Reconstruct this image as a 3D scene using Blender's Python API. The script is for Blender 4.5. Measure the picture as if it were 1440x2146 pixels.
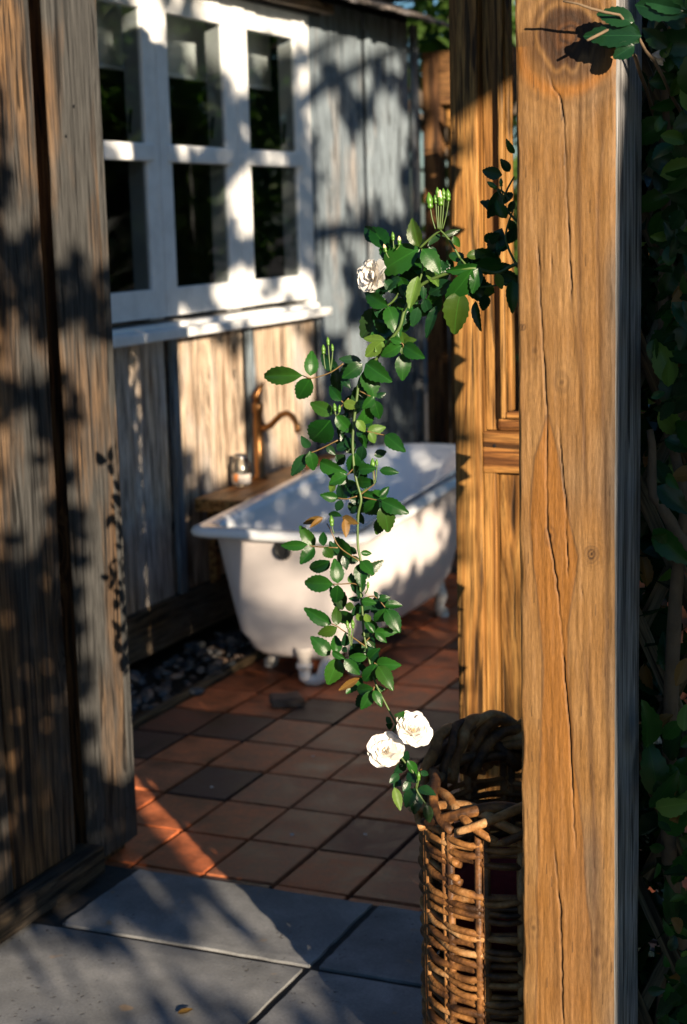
import bpy, bmesh, math, random
import numpy as np
from mathutils import Vector, Matrix, Quaternion, noise as mnoise
rng = random.Random(11)
S = bpy.context.scene
for o in list(bpy.data.objects): bpy.data.objects.remove(o)
C = S.collection

# ------------------------------------------------------------------ camera
# world: X = out from the shed wall, Y = along the wall away from us, Z up
W0, H0, F0 = 1440., 2146., 3496.86
YAW, PITCH, ROLL, EYE = math.radians(23.805), math.radians(9.937), math.radians(-1.525), 1.6
fw = Vector((-math.sin(YAW)*math.cos(PITCH), math.cos(YAW)*math.cos(PITCH), -math.sin(PITCH)))
r0 = Vector((math.cos(YAW), math.sin(YAW), 0)); u0 = r0.cross(fw)
rt = math.cos(ROLL)*r0 + math.sin(ROLL)*u0; up = -math.sin(ROLL)*r0 + math.cos(ROLL)*u0
cam = bpy.data.cameras.new('camera'); camo = bpy.data.objects.new('camera', cam); C.objects.link(camo)
camo.matrix_world = Matrix(((rt.x, up.x, -fw.x, 0), (rt.y, up.y, -fw.y, 0), (rt.z, up.z, -fw.z, EYE), (0, 0, 0, 1)))
cam.sensor_fit = 'VERTICAL'; cam.sensor_height = 36; cam.sensor_width = 24.16; cam.lens = F0/H0*36
cam.clip_start = .05; cam.clip_end = 800
cam.dof.use_dof = True; cam.dof.focus_distance = 2.72; cam.dof.aperture_fstop = 5.0
S.camera = camo

# ------------------------------------------------------------------ light
SUN_A, SUN_E = math.radians(46), math.radians(13)      # travel: SUN_A left of +Y, falling at SUN_E
world = bpy.data.worlds.new('World'); S.world = world; world.use_nodes = True
wn = world.node_tree; bg = wn.nodes['Background']
sky = wn.nodes.new('ShaderNodeTexSky'); sky.sky_type = 'NISHITA'; sky.sun_disc = False
sky.sun_elevation = SUN_E
tosun = Vector((math.sin(SUN_A)*math.cos(SUN_E), -math.cos(SUN_A)*math.cos(SUN_E), math.sin(SUN_E)))
sky.sun_rotation = math.atan2(tosun.x, tosun.y)
sky.air_density = 1.2; sky.dust_density = .6; sky.ozone_density = 6.0
wn.links.new(sky.outputs[0], bg.inputs[0]); bg.inputs[1].default_value = .048
sun = bpy.data.lights.new('sun', 'SUN'); sun.energy = 5.0; sun.angle = math.radians(.45); sun.color = (1, .83, .63)
suno = bpy.data.objects.new('sun', sun); C.objects.link(suno)
suno.rotation_euler = tosun.to_track_quat('Z', 'Y').to_euler(); suno.location = (6, -5, 6)
S.view_settings.view_transform = 'Standard'; S.view_settings.look = 'None'
S.view_settings.exposure = 1.45; S.view_settings.gamma = 1
S.render.engine = 'CYCLES'; S.render.resolution_x = 687; S.render.resolution_y = 1024
S.cycles.use_denoising = True; S.cycles.max_bounces = 8; S.cycles.transparent_max_bounces = 16

# ------------------------------------------------------------------ pixels to places
def ray(x, y): return (fw*F0 + rt*(x-W0/2) - up*(y-H0/2)).normalized()
EYEV = Vector((0, 0, EYE))
def atX(x, y, X): v = ray(x, y); return EYEV + v*(X/v.x)
def atY(x, y, Y): v = ray(x, y); return EYEV + v*(Y/v.y)
def atZ(x, y, Z): v = ray(x, y); return EYEV + v*((Z-EYE)/v.z)
TE = math.tan(SUN_E); EU = Vector((math.cos(SUN_A), math.sin(SUN_A), 0)); ET = Vector((-math.sin(SUN_A), math.cos(SUN_A), 0))
def uv_of(p): return (p.dot(EU), p.z + p.dot(ET)*TE)            # a sun ray's index: sideways, height
def on_ray(u, v, s): return EU*u + ET*s + Vector((0, 0, v - s*TE))

# ------------------------------------------------------------------ scene helpers
def tag(o, label=None, cat=None, group=None, kind=None):
    if label: o['label'] = label
    if cat: o['category'] = cat
    if group: o['group'] = group
    if kind: o['kind'] = kind
    return o
def empty(name, loc=(0, 0, 0)):
    o = bpy.data.objects.new(name, None); C.objects.link(o); o.location = loc; o.empty_display_size = .1
    return o
def link(name, me, mat=None, parent=None, loc=None):
    o = bpy.data.objects.new(name, me); C.objects.link(o)
    if mat and not me.materials: me.materials.append(mat)
    if loc is not None: o.location = loc
    if parent:
        o.parent = parent; o.matrix_parent_inverse = PINV(parent)
    return o
def PINV(p):
    m = Matrix.LocRotScale(p.location, p.rotation_euler, p.scale)
    if p.parent: m = Matrix.LocRotScale(p.parent.location, p.parent.rotation_euler, p.parent.scale) @ p.matrix_parent_inverse @ m if False else m
    return m.inverted()
def mesh(name, v, f, smooth=False):
    me = bpy.data.meshes.new(name); me.from_pydata([tuple(a) for a in v], [], f); me.update()
    if smooth: me.polygons.foreach_set('use_smooth', [True]*len(me.polygons))
    return me
class MB:
    def __init__(s): s.v = []; s.f = []
    def add(s, v, f):
        n = len(s.v); s.v += [tuple(a) for a in v]; s.f += [tuple(i+n for i in q) for q in f]; return s
    def box(s, a, b):
        x0, y0, z0 = a; x1, y1, z1 = b
        return s.add([(x0,y0,z0),(x1,y0,z0),(x1,y1,z0),(x0,y1,z0),(x0,y0,z1),(x1,y0,z1),(x1,y1,z1),(x0,y1,z1)],
                     [(0,3,2,1),(4,5,6,7),(0,1,5,4),(1,2,6,5),(2,3,7,6),(3,0,4,7)])
    def tube(s, pts, rad, n=8, cap=True):
        pts = [Vector(p) for p in pts]; m = len(pts)
        if not hasattr(rad, '__len__'): rad = [rad]*m
        t = (pts[1]-pts[0]).normalized(); a = t.orthogonal().normalized(); V = []
        for i, p in enumerate(pts):
            t2 = (pts[min(i+1, m-1)]-pts[max(i-1, 0)]).normalized()
            a = (a - t2*a.dot(t2)).normalized(); b = t2.cross(a)
            V += [p + (a*math.cos(k*2*math.pi/n)+b*math.sin(k*2*math.pi/n))*rad[i] for k in range(n)]
        Fc = [(i*n+k, i*n+(k+1) % n, (i+1)*n+(k+1) % n, (i+1)*n+k) for i in range(m-1) for k in range(n)]
        if cap: Fc += [tuple(range(n-1, -1, -1)), tuple((m-1)*n+k for k in range(n))]
        return s.add(V, Fc)
    def lathe(s, prof, n=24, c=(0, 0, 0)):
        V = [(c[0]+r*math.cos(k*2*math.pi/n), c[1]+r*math.sin(k*2*math.pi/n), c[2]+z) for r, z in prof for k in range(n)]
        return s.add(V, [(i*n+k, i*n+(k+1) % n, (i+1)*n+(k+1) % n, (i+1)*n+k) for i in range(len(prof)-1) for k in range(n)])
    def build(s, name, mat, parent=None, smooth=False, loc=None):
        return link(name, mesh(name, s.v, s.f, smooth), mat, parent, loc)
def board(name, a, b, mat, parent, bev=.004, seg=1, jit=0., axis=2):
    """one sawn board between two corners, edges eased, long edges a little wavy"""
    a, b = Vector(a), Vector(b); c = (a+b)/2; h = (b-a)/2
    bm = bmesh.new(); bmesh.ops.create_cube(bm, size=2)
    for v in bm.verts: v.co = Vector((v.co.x*h.x, v.co.y*h.y, v.co.z*h.z))
    if seg > 1:
        es = [e for e in bm.edges if abs((e.verts[0].co-e.verts[1].co)[axis]) > 1e-6]
        bmesh.ops.subdivide_edges(bm, edges=es, cuts=seg-1, use_grid_fill=True)
        o1, o2 = [k for k in range(3) if k != axis]; sd = rng.random()*99
        for v in bm.verts:
            q = v.co[axis]*3
            v.co[o1] += jit*mnoise.noise((q, sd, math.copysign(3, v.co[o1])))*(1 if h[o1] > .02 else .3)
            v.co[o2] += jit*mnoise.noise((q, sd+7, math.copysign(3, v.co[o2])))*(1 if h[o2] > .02 else .3)
    if bev:
        es = [e for e in bm.edges if len(e.link_faces) == 2 and e.calc_face_angle(0) > .8]
        bmesh.ops.bevel(bm, geom=es, offset=min(bev, min(h)*.6), segments=2, affect='EDGES', profile=.6)
    me = bpy.data.meshes.new(name); bm.to_mesh(me); bm.free()
    return link(name, me, mat, parent, c)

# ------------------------------------------------------------------ materials
def new_mat(name):
    m = bpy.data.materials.new(name); m.use_nodes = True; nt = m.node_tree
    return m, nt, nt.nodes['Principled BSDF']
def nd(nt, t, **kw):
    n = nt.nodes.new('ShaderNode'+t)
    for k, v in kw.items():
        if k.startswith('i_'):
            k = k[2:]; k = int(k) if k.isdigit() else k
            if hasattr(v, 'is_linked'): nt.links.new(v, n.inputs[k])
            else: n.inputs[k].default_value = v
        else: setattr(n, k, v)
    return n
def mth(nt, op, a, b=0., c=0.): return nd(nt, 'Math', operation=op, i_0=a, i_1=b, i_2=c).outputs[0]
def vmth(nt, op, a, b): return nd(nt, 'VectorMath', operation=op, i_0=a, i_1=b).outputs[0]
def mix(nt, f, a, b, mode='MIX'):
    n = nt.nodes.new('ShaderNodeMix'); n.data_type = 'RGBA'; n.blend_type = mode
    for i, v in ((0, f), (6, a), (7, b)):
        if hasattr(v, 'is_linked'): nt.links.new(v, n.inputs[i])
        else: n.inputs[i].default_value = v if i == 0 else (*v[:3], 1)
    return n.outputs[2]
def ramp(nt, f, stops):
    n = nt.nodes.new('ShaderNodeValToRGB'); nt.links.new(f, n.inputs[0]); e = n.color_ramp.elements
    while len(e) < len(stops): e.new(.5)
    for q, (p, c) in zip(e, stops):
        q.position = p; q.color = (*c, 1) if hasattr(c, '__len__') else (c, c, c, 1)
    return n.outputs[0]
def ntex(nt, vec, scale, detail=3., rough=.55, dist=0.):
    return nd(nt, 'TexNoise', i_Vector=vec, i_Scale=scale, i_Detail=detail, i_Roughness=rough, i_Distortion=dist).outputs
def ocoord(nt):
    tc = nd(nt, 'TexCoord'); oi = nd(nt, 'ObjectInfo'); r = oi.outputs['Random']
    off = nd(nt, 'CombineXYZ', i_X=mth(nt, 'MULTIPLY', r, 17.3), i_Y=mth(nt, 'MULTIPLY', r, 31.7), i_Z=mth(nt, 'MULTIPLY', r, 53.1)).outputs[0]
    return vmth(nt, 'ADD', tc.outputs['Object'], off), r, tc
def bump(nt, bs, h, strength, dist):
    b = nd(nt, 'Bump', i_Strength=strength, i_Distance=dist, i_Height=h)
    nt.links.new(b.outputs[0], bs.inputs['Normal'])
def wood(name, light, mid, dark, grey=None, greyness=.5, axis=2, knots=.5, rough=.75, bmp=.5, vary=.35):
    m, nt, bs = new_mat(name); co, r, tc = ocoord(nt)
    sc = [1, 1, 1]; sc[axis] = .055
    P = nd(nt, 'Mapping', i_Vector=co, i_Scale=sc).outputs[0]
    sk = [1, 1, 1]; sk[axis] = .42
    K = nd(nt, 'Mapping', i_Vector=co, i_Scale=sk).outputs[0]
    vor = nd(nt, 'TexVoronoi', i_Vector=K, i_Scale=4.6, i_Randomness=1.)
    kd = vor.outputs['Distance']; pick = nd(nt, 'SeparateColor', i_Color=vor.outputs['Color']).outputs[0]
    on = mth(nt, 'LESS_THAN', pick, knots)
    near = mth(nt, 'MULTIPLY', on, mth(nt, 'POWER', 2.718, mth(nt, 'MULTIPLY', mth(nt, 'MULTIPLY', kd, kd), -42.)))
    low = ntex(nt, P, 5., 2.)
    w1 = vmth(nt, 'SCALE', vmth(nt, 'SUBTRACT', low[1], (.5, .5, .5)), (0, 0, 0)); w1.node.inputs['Scale'].default_value = .11
    P2 = vmth(nt, 'ADD', P, w1)
    kk = nd(nt, 'CombineXYZ', i_X=mth(nt, 'MULTIPLY', near, .06), i_Y=mth(nt, 'MULTIPLY', near, .06)).outputs[0]
    P3 = vmth(nt, 'ADD', P2, kk)
    rings = ntex(nt, P3, 42., 2., .5)[0]; fine = ntex(nt, P2, 190., 3., .65)[0]
    crk = ntex(nt, P3, 75., 1., .5, .4)[0]
    col = ramp(nt, rings, [(.34, dark), (.46, mid), (.55, light), (.66, mid), (.74, dark)])
    col = mix(nt, .75, col, ramp(nt, fine, [(.32, .3), (.5, .95), (.7, 1.3)]), 'MULTIPLY')
    mids = ntex(nt, P3, 105., 4., .72)[0]
    col = mix(nt, .8, col, ramp(nt, mids, [(.36, .28), (.47, .85), (.58, 1.1), (.68, 1.4)]), 'MULTIPLY')
    big = ntex(nt, nd(nt, 'Mapping', i_Vector=co, i_Scale=[1 if k != axis else .35 for k in range(3)]).outputs[0], 5.5, 4.)[0]
    if grey:
        g = mix(nt, .75, mix(nt, .7, grey, ramp(nt, fine, [(.32, .35), (.55, 1.), (.7, 1.3)]), 'MULTIPLY'), ramp(nt, mids, [(.36, .3), (.5, .95), (.66, 1.35)]), 'MULTIPLY')
        f = ramp(nt, mth(nt, 'ADD', big, mth(nt, 'MULTIPLY', mth(nt, 'SUBTRACT', r, .5), .25)), [(.62-greyness*.45, 0.), (.82-greyness*.4, 1.)])
        col = mix(nt, f, col, g)
    col = mix(nt, .85, col, ramp(nt, crk, [(.33, .1), (.41, 1.)]), 'MULTIPLY')
    kn = mth(nt, 'MULTIPLY', on, ramp(nt, kd, [(.035, 1.), (.075, .85), (.14, .25), (.26, 0.)]))
    col = mix(nt, kn, col, tuple(.32*c for c in dark))
    vv = nd(nt, 'HueSaturation', i_Color=col, i_Value=mth(nt, 'ADD', mth(nt, 'MULTIPLY', r, vary), 1-vary/2), i_Fac=1.)
    nt.links.new(vv.outputs[0], bs.inputs['Base Color']); bs.inputs['Roughness'].default_value = rough
    bs.inputs['Specular IOR Level'].default_value = .25
    h = mth(nt, 'ADD', mth(nt, 'ADD', mth(nt, 'MULTIPLY', mids, .9), mth(nt, 'MULTIPLY', fine, .6)), mth(nt, 'MULTIPLY', ramp(nt, crk, [(.33, 0.), (.41, 1.)]), .8))
    bump(nt, bs, h, bmp, .004)
    return m
def plain(name, col, rough=.5, metal=0., noise=0., nscale=8., bmp=0., bscale=60., spec=.5, coat=0., vary=0., dirt=None, dirt_at=(.55, .7)):
    m, nt, bs = new_mat(name); co, r, tc = ocoord(nt)
    n1 = ntex(nt, co, nscale, 5.)[0]
    c = mix(nt, noise, col, ramp(nt, n1, [(.3, tuple(.45*x for x in col)), (.6, col), (.8, tuple(min(1, 1.2*x) for x in col))]))
    if dirt: c = mix(nt, ramp(nt, ntex(nt, co, nscale*1.7, 6., .7)[0], [(dirt_at[0], 0.), (dirt_at[1], 1.)]), c, dirt)
    if vary: c = nd(nt, 'HueSaturation', i_Color=c, i_Value=mth(nt, 'ADD', mth(nt, 'MULTIPLY', r, vary), 1-vary/2)).outputs[0]
    nt.links.new(c, bs.inputs['Base Color'])
    bs.inputs['Roughness'].default_value = rough; bs.inputs['Metallic'].default_value = metal
    bs.inputs['Specular IOR Level'].default_value = spec; bs.inputs['Coat Weight'].default_value = coat
    if bmp: bump(nt, bs, ntex(nt, co, bscale, 4.)[0], bmp, .004)
    return m
def leafmat(name, a, b, rough=.32, trans=.25, tcol=(.12, .3, .03)):
    m, nt, bs = new_mat(name); co, r, tc = ocoord(nt)
    n1 = ntex(nt, co, 30., 3.)[0]
    c = mix(nt, r, a, b); c = mix(nt, ramp(nt, mth(nt, 'FRACT', mth(nt, 'MULTIPLY', r, 7.3)), [(.8, 0.), (1., .5)]), c, (min(1, b[1]*.75), b[1]*1.05, b[2])) if b[1] > b[0]*1.5 else c; c = mix(nt, .5, c, ramp(nt, n1, [(.3, .55), (.7, 1.2)]), 'MULTIPLY')
    x = nd(nt, 'SeparateXYZ', i_Vector=tc.outputs['Object']).outputs
    rib = ramp(nt, mth(nt, 'ABSOLUTE', x[0]), [(.0, 1.), (.03, 0.)])
    c = mix(nt, mth(nt, 'MULTIPLY', rib, .5), c, tuple(2.6*q for q in b))
    nt.links.new(c, bs.inputs['Base Color']); bs.inputs['Roughness'].default_value = rough
    vein = nd(nt, 'TexWave', i_Vector=nd(nt, 'CombineXYZ', i_X=mth(nt, 'SUBTRACT', x[1], mth(nt, 'MULTIPLY', mth(nt, 'ABSOLUTE', x[0]), .7))).outputs[0], i_Scale=3.2, i_Distortion=1.).outputs[1]
    bump(nt, bs, mth(nt, 'ADD', mth(nt, 'MULTIPLY', vein, .25), n1), .12, .003); bs.inputs['Specular IOR Level'].default_value = .28
    tr = nd(nt, 'BsdfTranslucent', i_Color=(*tcol, 1)); ms = nd(nt, 'MixShader', i_0=trans)
    nt.links.new(bs.outputs[0], ms.inputs[1]); nt.links.new(tr.outputs[0], ms.inputs[2])
    nt.links.new(ms.outputs[0], nt.nodes['Material Output'].inputs[0])
    return m
M = {}
M['wall'] = wood('weathered_shade_blue_wood', (.42, .37, .33), (.27, .245, .225), (.08, .066, .056), (.18, .22, .25), .85, knots=.3)  # weathered grey boards, with the blue of the shade put into the colour
M['wallwarmlit'] = wood('warm_sunlit_wall_wood', (.66, .52, .38), (.50, .375, .265), (.16, .095, .052), (.46, .43, .40), .55, knots=.3)  # unweathered warm boards, lightened further to look sunlit
M['near'] = wood('weathered_brown_wood', (.17, .098, .045), (.082, .045, .021), (.014, .008, .005), (.05, .049, .046), .5, knots=.45, bmp=.8)
M['nearY'] = wood('weathered_plate_wood', (.13, .09, .05), (.075, .05, .028), (.025, .016, .01), (.05, .047, .042), .6, axis=1, knots=.2, bmp=.8)
M['beamY'] = wood('weathered_beam_wood', (.5, .38, .26), (.36, .25, .16), (.12, .08, .05), (.3, .27, .24), .45, axis=1, knots=.2)
M['gate'] = wood('treated_pine', (.3280, .1722, .0492), (.2460, .1148, .0287), (.1148, .0492, .0115), knots=.3, rough=.6, bmp=.35, vary=.2)
M['gateX'] = wood('treated_pine_rail', (.3280, .1558, .0410), (.2214, .0902, .0230), (.0984, .0369, .0098), axis=0, knots=.3, rough=.6, bmp=.35, vary=.2)
M['fence'] = wood('brown_fence_wood', (.22, .11, .04), (.13, .06, .022), (.05, .022, .009), knots=.3, vary=.3)
M['fenceX'] = wood('brown_fence_rail', (.2, .1, .035), (.12, .055, .02), (.05, .022, .009), axis=0, knots=.3)
M['shelf'] = wood('oiled_shelf_wood', (.5, .25, .08), (.36, .16, .045), (.16, .06, .016), axis=1, knots=.3, rough=.45, bmp=.3)
M['lath'] = wood('old_lath_wood', (.2, .13, .06), (.12, .08, .04), (.05, .03, .016), (.12, .12, .08), .5, knots=.1)
M['edge'] = wood('edging_wood', (.2, .14, .075), (.13, .085, .045), (.05, .033, .02), (.12, .1, .08), .5, axis=1, knots=.2)
M['white'] = plain('white_window_paint', (.78, .79, .78), .42, noise=.25, nscale=14., bmp=.15, dirt=(.5, .47, .42), dirt_at=(.66, .8))
M['enamel'] = plain('white_enamel', (.80, .82, .83), .12, noise=.06, coat=.6, dirt=(.62, .58, .52), dirt_at=(.7, .9))
M['tubpaint'] = plain('tub_outer_paint', (.66, .60, .57), .45, noise=.12, nscale=5., bmp=.08, bscale=20.)
M['pvc'] = plain('pipe_plastic', (.72, .66, .6), .35, noise=.1)
M['footpaint'] = plain('foot_paint', (.6, .56, .5), .3, noise=.4, nscale=40., dirt=(.1, .08, .06))
M['chrome'] = plain('chrome', (.75, .75, .74), .16, 1.)
M['blackrub'] = plain('black_rubber', (.02, .02, .02), .5)
M['bronze'] = plain('aged_bronze', (.24, .115, .04), .33, .85, noise=.4, nscale=30.)
M['mortar'] = plain('dark_mortar', (.035, .03, .026), .95, noise=.5, nscale=40., bmp=.6)
M['soil'] = plain('damp_soil', (.035, .027, .02), .95, noise=.6, nscale=6., bmp=.8, bscale=25.)
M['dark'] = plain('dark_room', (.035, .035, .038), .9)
M['blind'] = plain('blind_cloth', (.75, .76, .76), .8, noise=.1)
M['jamb'] = plain('inner_jamb_paint', (.3, .3, .3), .5, noise=.2)
M['iron'] = plain('black_iron', (.02, .02, .022), .4, .6)
M['bluepipe'] = plain('pale_blue_metal', (.32, .42, .52), .45, noise=.1)
M['towel'] = plain('crimson_towel', (.16, .008, .012), .95, noise=.3, nscale=40., bmp=.8, bscale=300.)
M['roof'] = wood('grey_shake', (.2, .17, .15), (.11, .095, .085), (.04, .035, .03), (.15, .14, .14), .5, axis=0, knots=.1)
M['stem'] = plain('green_stem', (.06, .105, .02), .5, noise=.5, nscale=30.)
M['redstem'] = plain('reddish_leaf_stalk', (.16, .10, .035), .5, noise=.4, nscale=30.)
M['bark'] = plain('rose_bark', (.14, .095, .055), .85, noise=.7, nscale=25., bmp=.8, bscale=60.)
M['treebark'] = plain('tree_bark', (.10, .075, .055), .9, noise=.7, nscale=9., bmp=.9, bscale=18.)
M['leaf'] = leafmat('rose_leaf', (.005, .034, .005), (.016, .075, .009), .3, .14)
M['leafdark'] = leafmat('rose_leaf_dark', (.005, .024, .009), (.010, .042, .014), .25, .08)
M['leaflight'] = leafmat('rose_leaf_young', (.06, .13, .02), (.10, .18, .03), .4, .3, (.3, .45, .05))
M['leafbrown'] = leafmat('rose_leaf_bronze', (.14, .085, .02), (.2, .1, .025), .45, .25, (.3, .15, .03))
M['bud'] = plain('bud_green', (.065, .16, .015), .4, noise=.3, nscale=80.)
M['budtip'] = plain('bud_cream', (.6, .45, .28), .5)
M['petal'] = leafmat('white_petal', (.80, .77, .72), (.84, .82, .78), .55, .3, (.8, .72, .6))
M['petal'].node_tree.nodes['Principled BSDF'].inputs['Specular IOR Level'].default_value = .2
M['stamen'] = plain('yellow_stamen', (.6, .38, .08), .6)
M['treeleaf'] = leafmat('tree_leaf', (.03, .07, .012), (.06, .10, .02), .5, .25)
M['glassjar'], _nt, _bs = new_mat('jar_glass'); _bs.inputs['Transmission Weight'].default_value = 1; _bs.inputs['Roughness'].default_value = .03; _bs.inputs['Base Color'].default_value = (.93, .96, .95, 1)
M['water'], _nt, _bs = new_mat('running_water'); _bs.inputs['Transmission Weight'].default_value = .9; _bs.inputs['Roughness'].default_value = .08; _bs.inputs['IOR'].default_value = 1.33
M['paper'] = plain('jar_label_paper', (.5, .45, .4), .7)
M['orange'] = plain('jar_label_orange', (.7, .24, .05), .7)
def glass():
    m, nt, bs = new_mat('window_glass'); nt.nodes.remove(bs)
    lw = nd(nt, 'LayerWeight', i_Blend=.5); fr = mth(nt, 'ADD', mth(nt, 'MULTIPLY', mth(nt, 'POWER', lw.outputs['Facing'], 5.), .93), .07); t = nd(nt, 'BsdfTransparent', i_Color=(.9, .93, .93, 1)); g = nd(nt, 'BsdfGlossy', i_Roughness=.0)
    co, r, tc = ocoord(nt); b = nd(nt, 'Bump', i_Strength=.06, i_Distance=.01, i_Height=ntex(nt, co, 4., 2.)[0]); nt.links.new(b.outputs[0], g.inputs['Normal'])
    ms = nd(nt, 'MixShader', i_0=fr); nt.links.new(t.outputs[0], ms.inputs[1]); nt.links.new(g.outputs[0], ms.inputs[2])
    nt.links.new(ms.outputs[0], nt.nodes['Material Output'].inputs[0]); return m
M['glass'] = glass()
def tilemat():
    m, nt, bs = new_mat('terracotta'); co, r, tc = ocoord(nt)
    n1 = ntex(nt, co, 9., 6., .65)[0]; n2 = ntex(nt, co, 90., 3.)[0]
    base = ramp(nt, r, [(0., (.06, .03, .022)), (.2, (.11, .045, .027)), (.3, (.40, .105, .036)), (.7, (.54, .15, .05)), (1., (.35, .13, .06))])
    c = mix(nt, .9, base, ramp(nt, n1, [(.3, .2), (.5, .85), (.66, 1.3)]), 'MULTIPLY')
    c = mix(nt, .4, c, ramp(nt, n2, [(.3, .6), (.7, 1.25)]), 'MULTIPLY')
    c = mix(nt, ramp(nt, ntex(nt, co, 130., 2.)[0], [(.71, 0.), (.76, .7)]), c, (.45, .38, .32))
    nt.links.new(c, bs.inputs['Base Color'])
    nt.links.new(ramp(nt, n1, [(.3, .38), (.7, .7)]), bs.inputs['Roughness'])
    bump(nt, bs, mth(nt, 'ADD', n1, mth(nt, 'MULTIPLY', n2, .4)), .35, .004); return m
M['tile'] = tilemat()
def slabmat():
    m, nt, bs = new_mat('concrete_slab'); co, r, tc = ocoord(nt)
    n1 = ntex(nt, co, 5., 7., .6)[0]; n2 = ntex(nt, co, 160., 3.)[0]; n3 = ntex(nt, co, 70., 2., .5)[0]
    c = ramp(nt, n1, [(.28, (.11, .113, .113)), (.5, (.19, .194, .194)), (.72, (.30, .30, .295))])
    c = mix(nt, .35, c, ramp(nt, n2, [(.3, .6), (.7, 1.2)]), 'MULTIPLY')
    pit = mth(nt, 'MULTIPLY', ramp(nt, n3, [(.66, 0.), (.70, 1.)]), ramp(nt, ntex(nt, co, 4., 2.)[0], [(.45, 0.), (.55, 1.)]))
    c = mix(nt, pit, c, (.06, .055, .05))
    c = mix(nt, ramp(nt, ntex(nt, co, 14., 2.)[0], [(.70, 0.), (.75, .6)]), c, (.3, .19, .09))
    nt.links.new(c, bs.inputs['Base Color']); bs.inputs['Roughness'].default_value = .8
    bump(nt, bs, mth(nt, 'SUBTRACT', mth(nt, 'ADD', n1, mth(nt, 'MULTIPLY', n2, .3)), pit), .4, .004); return m
M['slab'] = slabmat()
def pebmat():
    m, nt, bs = new_mat('pebble_stone'); co, r, tc = ocoord(nt)
    c = ramp(nt, r, [(0., (.03, .035, .04)), (.55, (.07, .075, .08)), (.8, (.13, .10, .08)), (.93, (.26, .17, .12)), (1., (.3, .27, .24))])
    c = mix(nt, .5, c, ramp(nt, ntex(nt, co, 60., 4.)[0], [(.3, .5), (.7, 1.3)]), 'MULTIPLY')
    nt.links.new(c, bs.inputs['Base Color']); bs.inputs['Roughness'].default_value = .45; return m
M['pebble'] = pebmat()
def withymat():
    m, nt, bs = new_mat('willow_rod'); co, r, tc = ocoord(nt)
    g = tc.outputs['Object']; n1 = ntex(nt, vmth(nt, 'ADD', g, (0, 0, 0)), 22., 4.)[0]; n2 = ntex(nt, co, 150., 3.)[0]
    c = ramp(nt, mth(nt, 'ADD', n1, mth(nt, 'MULTIPLY', mth(nt, 'SUBTRACT', r, .5), .35)), [(.25, (.03, .013, .005)), (.42, (.12, .05, .015)), (.58, (.27, .12, .034)), (.78, (.40, .23, .10))])
    c = mix(nt, .5, c, ramp(nt, n2, [(.3, .45), (.7, 1.2)]), 'MULTIPLY')
    nt.links.new(c, bs.inputs['Base Color']); bs.inputs['Roughness'].default_value = .55; bs.inputs['Specular IOR Level'].default_value = .3; bump(nt, bs, n2, .6, .003); return m
M['withy'] = withymat()

# ------------------------------------------------------------------ ground, paving, tiles, gravel
XW, YT = -3.12, 3.44                      # shed wall face, line where paving meets tiles
g = MB(); n = 60; R = 300.
gx = [-R, -40, -8, -4, -2, 0, 2, 5, 12, 40, R]
g.add([(x, y, -.09) for y in gx for x in gx], [(j*11+i, j*11+i+1, (j+1)*11+i+1, (j+1)*11+i) for j in range(10) for i in range(10)])
tag(g.build('ground', M['soil']), kind='structure')

bed = MB().box((-2.76, YT+.012, -.085), (1.2, 8.2, -.024)).build('tile_floor', M['mortar']); tag(bed, kind='structure')
def tile_mesh(w, l, name):
    bm = bmesh.new(); bmesh.ops.create_cube(bm, size=1)
    for v in bm.verts: v.co = Vector((v.co.x*w, v.co.y*l, v.co.z*.03))
    bmesh.ops.bevel(bm, geom=[e for e in bm.edges], offset=.0022, segments=2, affect='EDGES')
    me = bpy.data.meshes.new(name); bm.to_mesh(me); bm.free(); me.materials.append(M['tile']); return me
tm = tile_mesh(.19, .2425, 'tile'); tms = tile_mesh(.19, .036, 'tile_cut')
for i in range(-2, 9):
    for j in range(-1, 18):
        x = -2.35+.2*i+.1; y = 3.487+.2535*j+.127
        if j < 0: y = 3.4655
        if x > -.9 and y > 6.2: continue
        o = link('tile', tms if j < 0 else tm, None, bed, (x+rng.uniform(-.0015, .0015), y+rng.uniform(-.0015, .0015), -.027+rng.uniform(-.002, .002)))
        o.rotation_euler = (rng.uniform(-.006, .006), rng.uniform(-.006, .006), rng.uniform(-.006, .006))
pv = MB().box((-2.4, -1.5, -.08), (2.2, YT+.008, -.008)).build('paving', M['mortar']); tag(pv, kind='structure')
def slab(x0, y0, x1, y1):
    bm = bmesh.new(); bmesh.ops.create_cube(bm, size=1)
    for v in bm.verts: v.co = Vector((v.co.x*(x1-x0), v.co.y*(y1-y0), v.co.z*.045))
    bmesh.ops.subdivide_edges(bm, edges=bm.edges[:], cuts=14, use_grid_fill=True)
    for v in bm.verts:
        e = min((x1-x0)/2-abs(v.co.x), (y1-y0)/2-abs(v.co.y)); q = mnoise.noise((v.co.x*30+x0*9, v.co.y*30, v.co.z*30))
        if e < .004: v.co.x += q*.004; v.co.y += q*.004
        if e < .004 and v.co.z > .02: v.co.z -= .001+.002*abs(q)
    me = bpy.data.meshes.new('paving_slab'); bm.to_mesh(me); bm.free()
    return link('paving_slab', me, M['slab'], pv, ((x0+x1)/2, (y0+y1)/2, -.0225))
for y0, y1, xs in ((3.088, YT, (-2.12, -1.461, -.79, -.12, .5)), (2.42, 3.066, (-2.36, -1.47, -.8, -.13, .5)), (1.75, 2.40, (-2.36, -1.46, -.8, .0))):
    for a, b in zip(xs, xs[1:]): slab(a+.011, y0, b-.011, y1)

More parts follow.
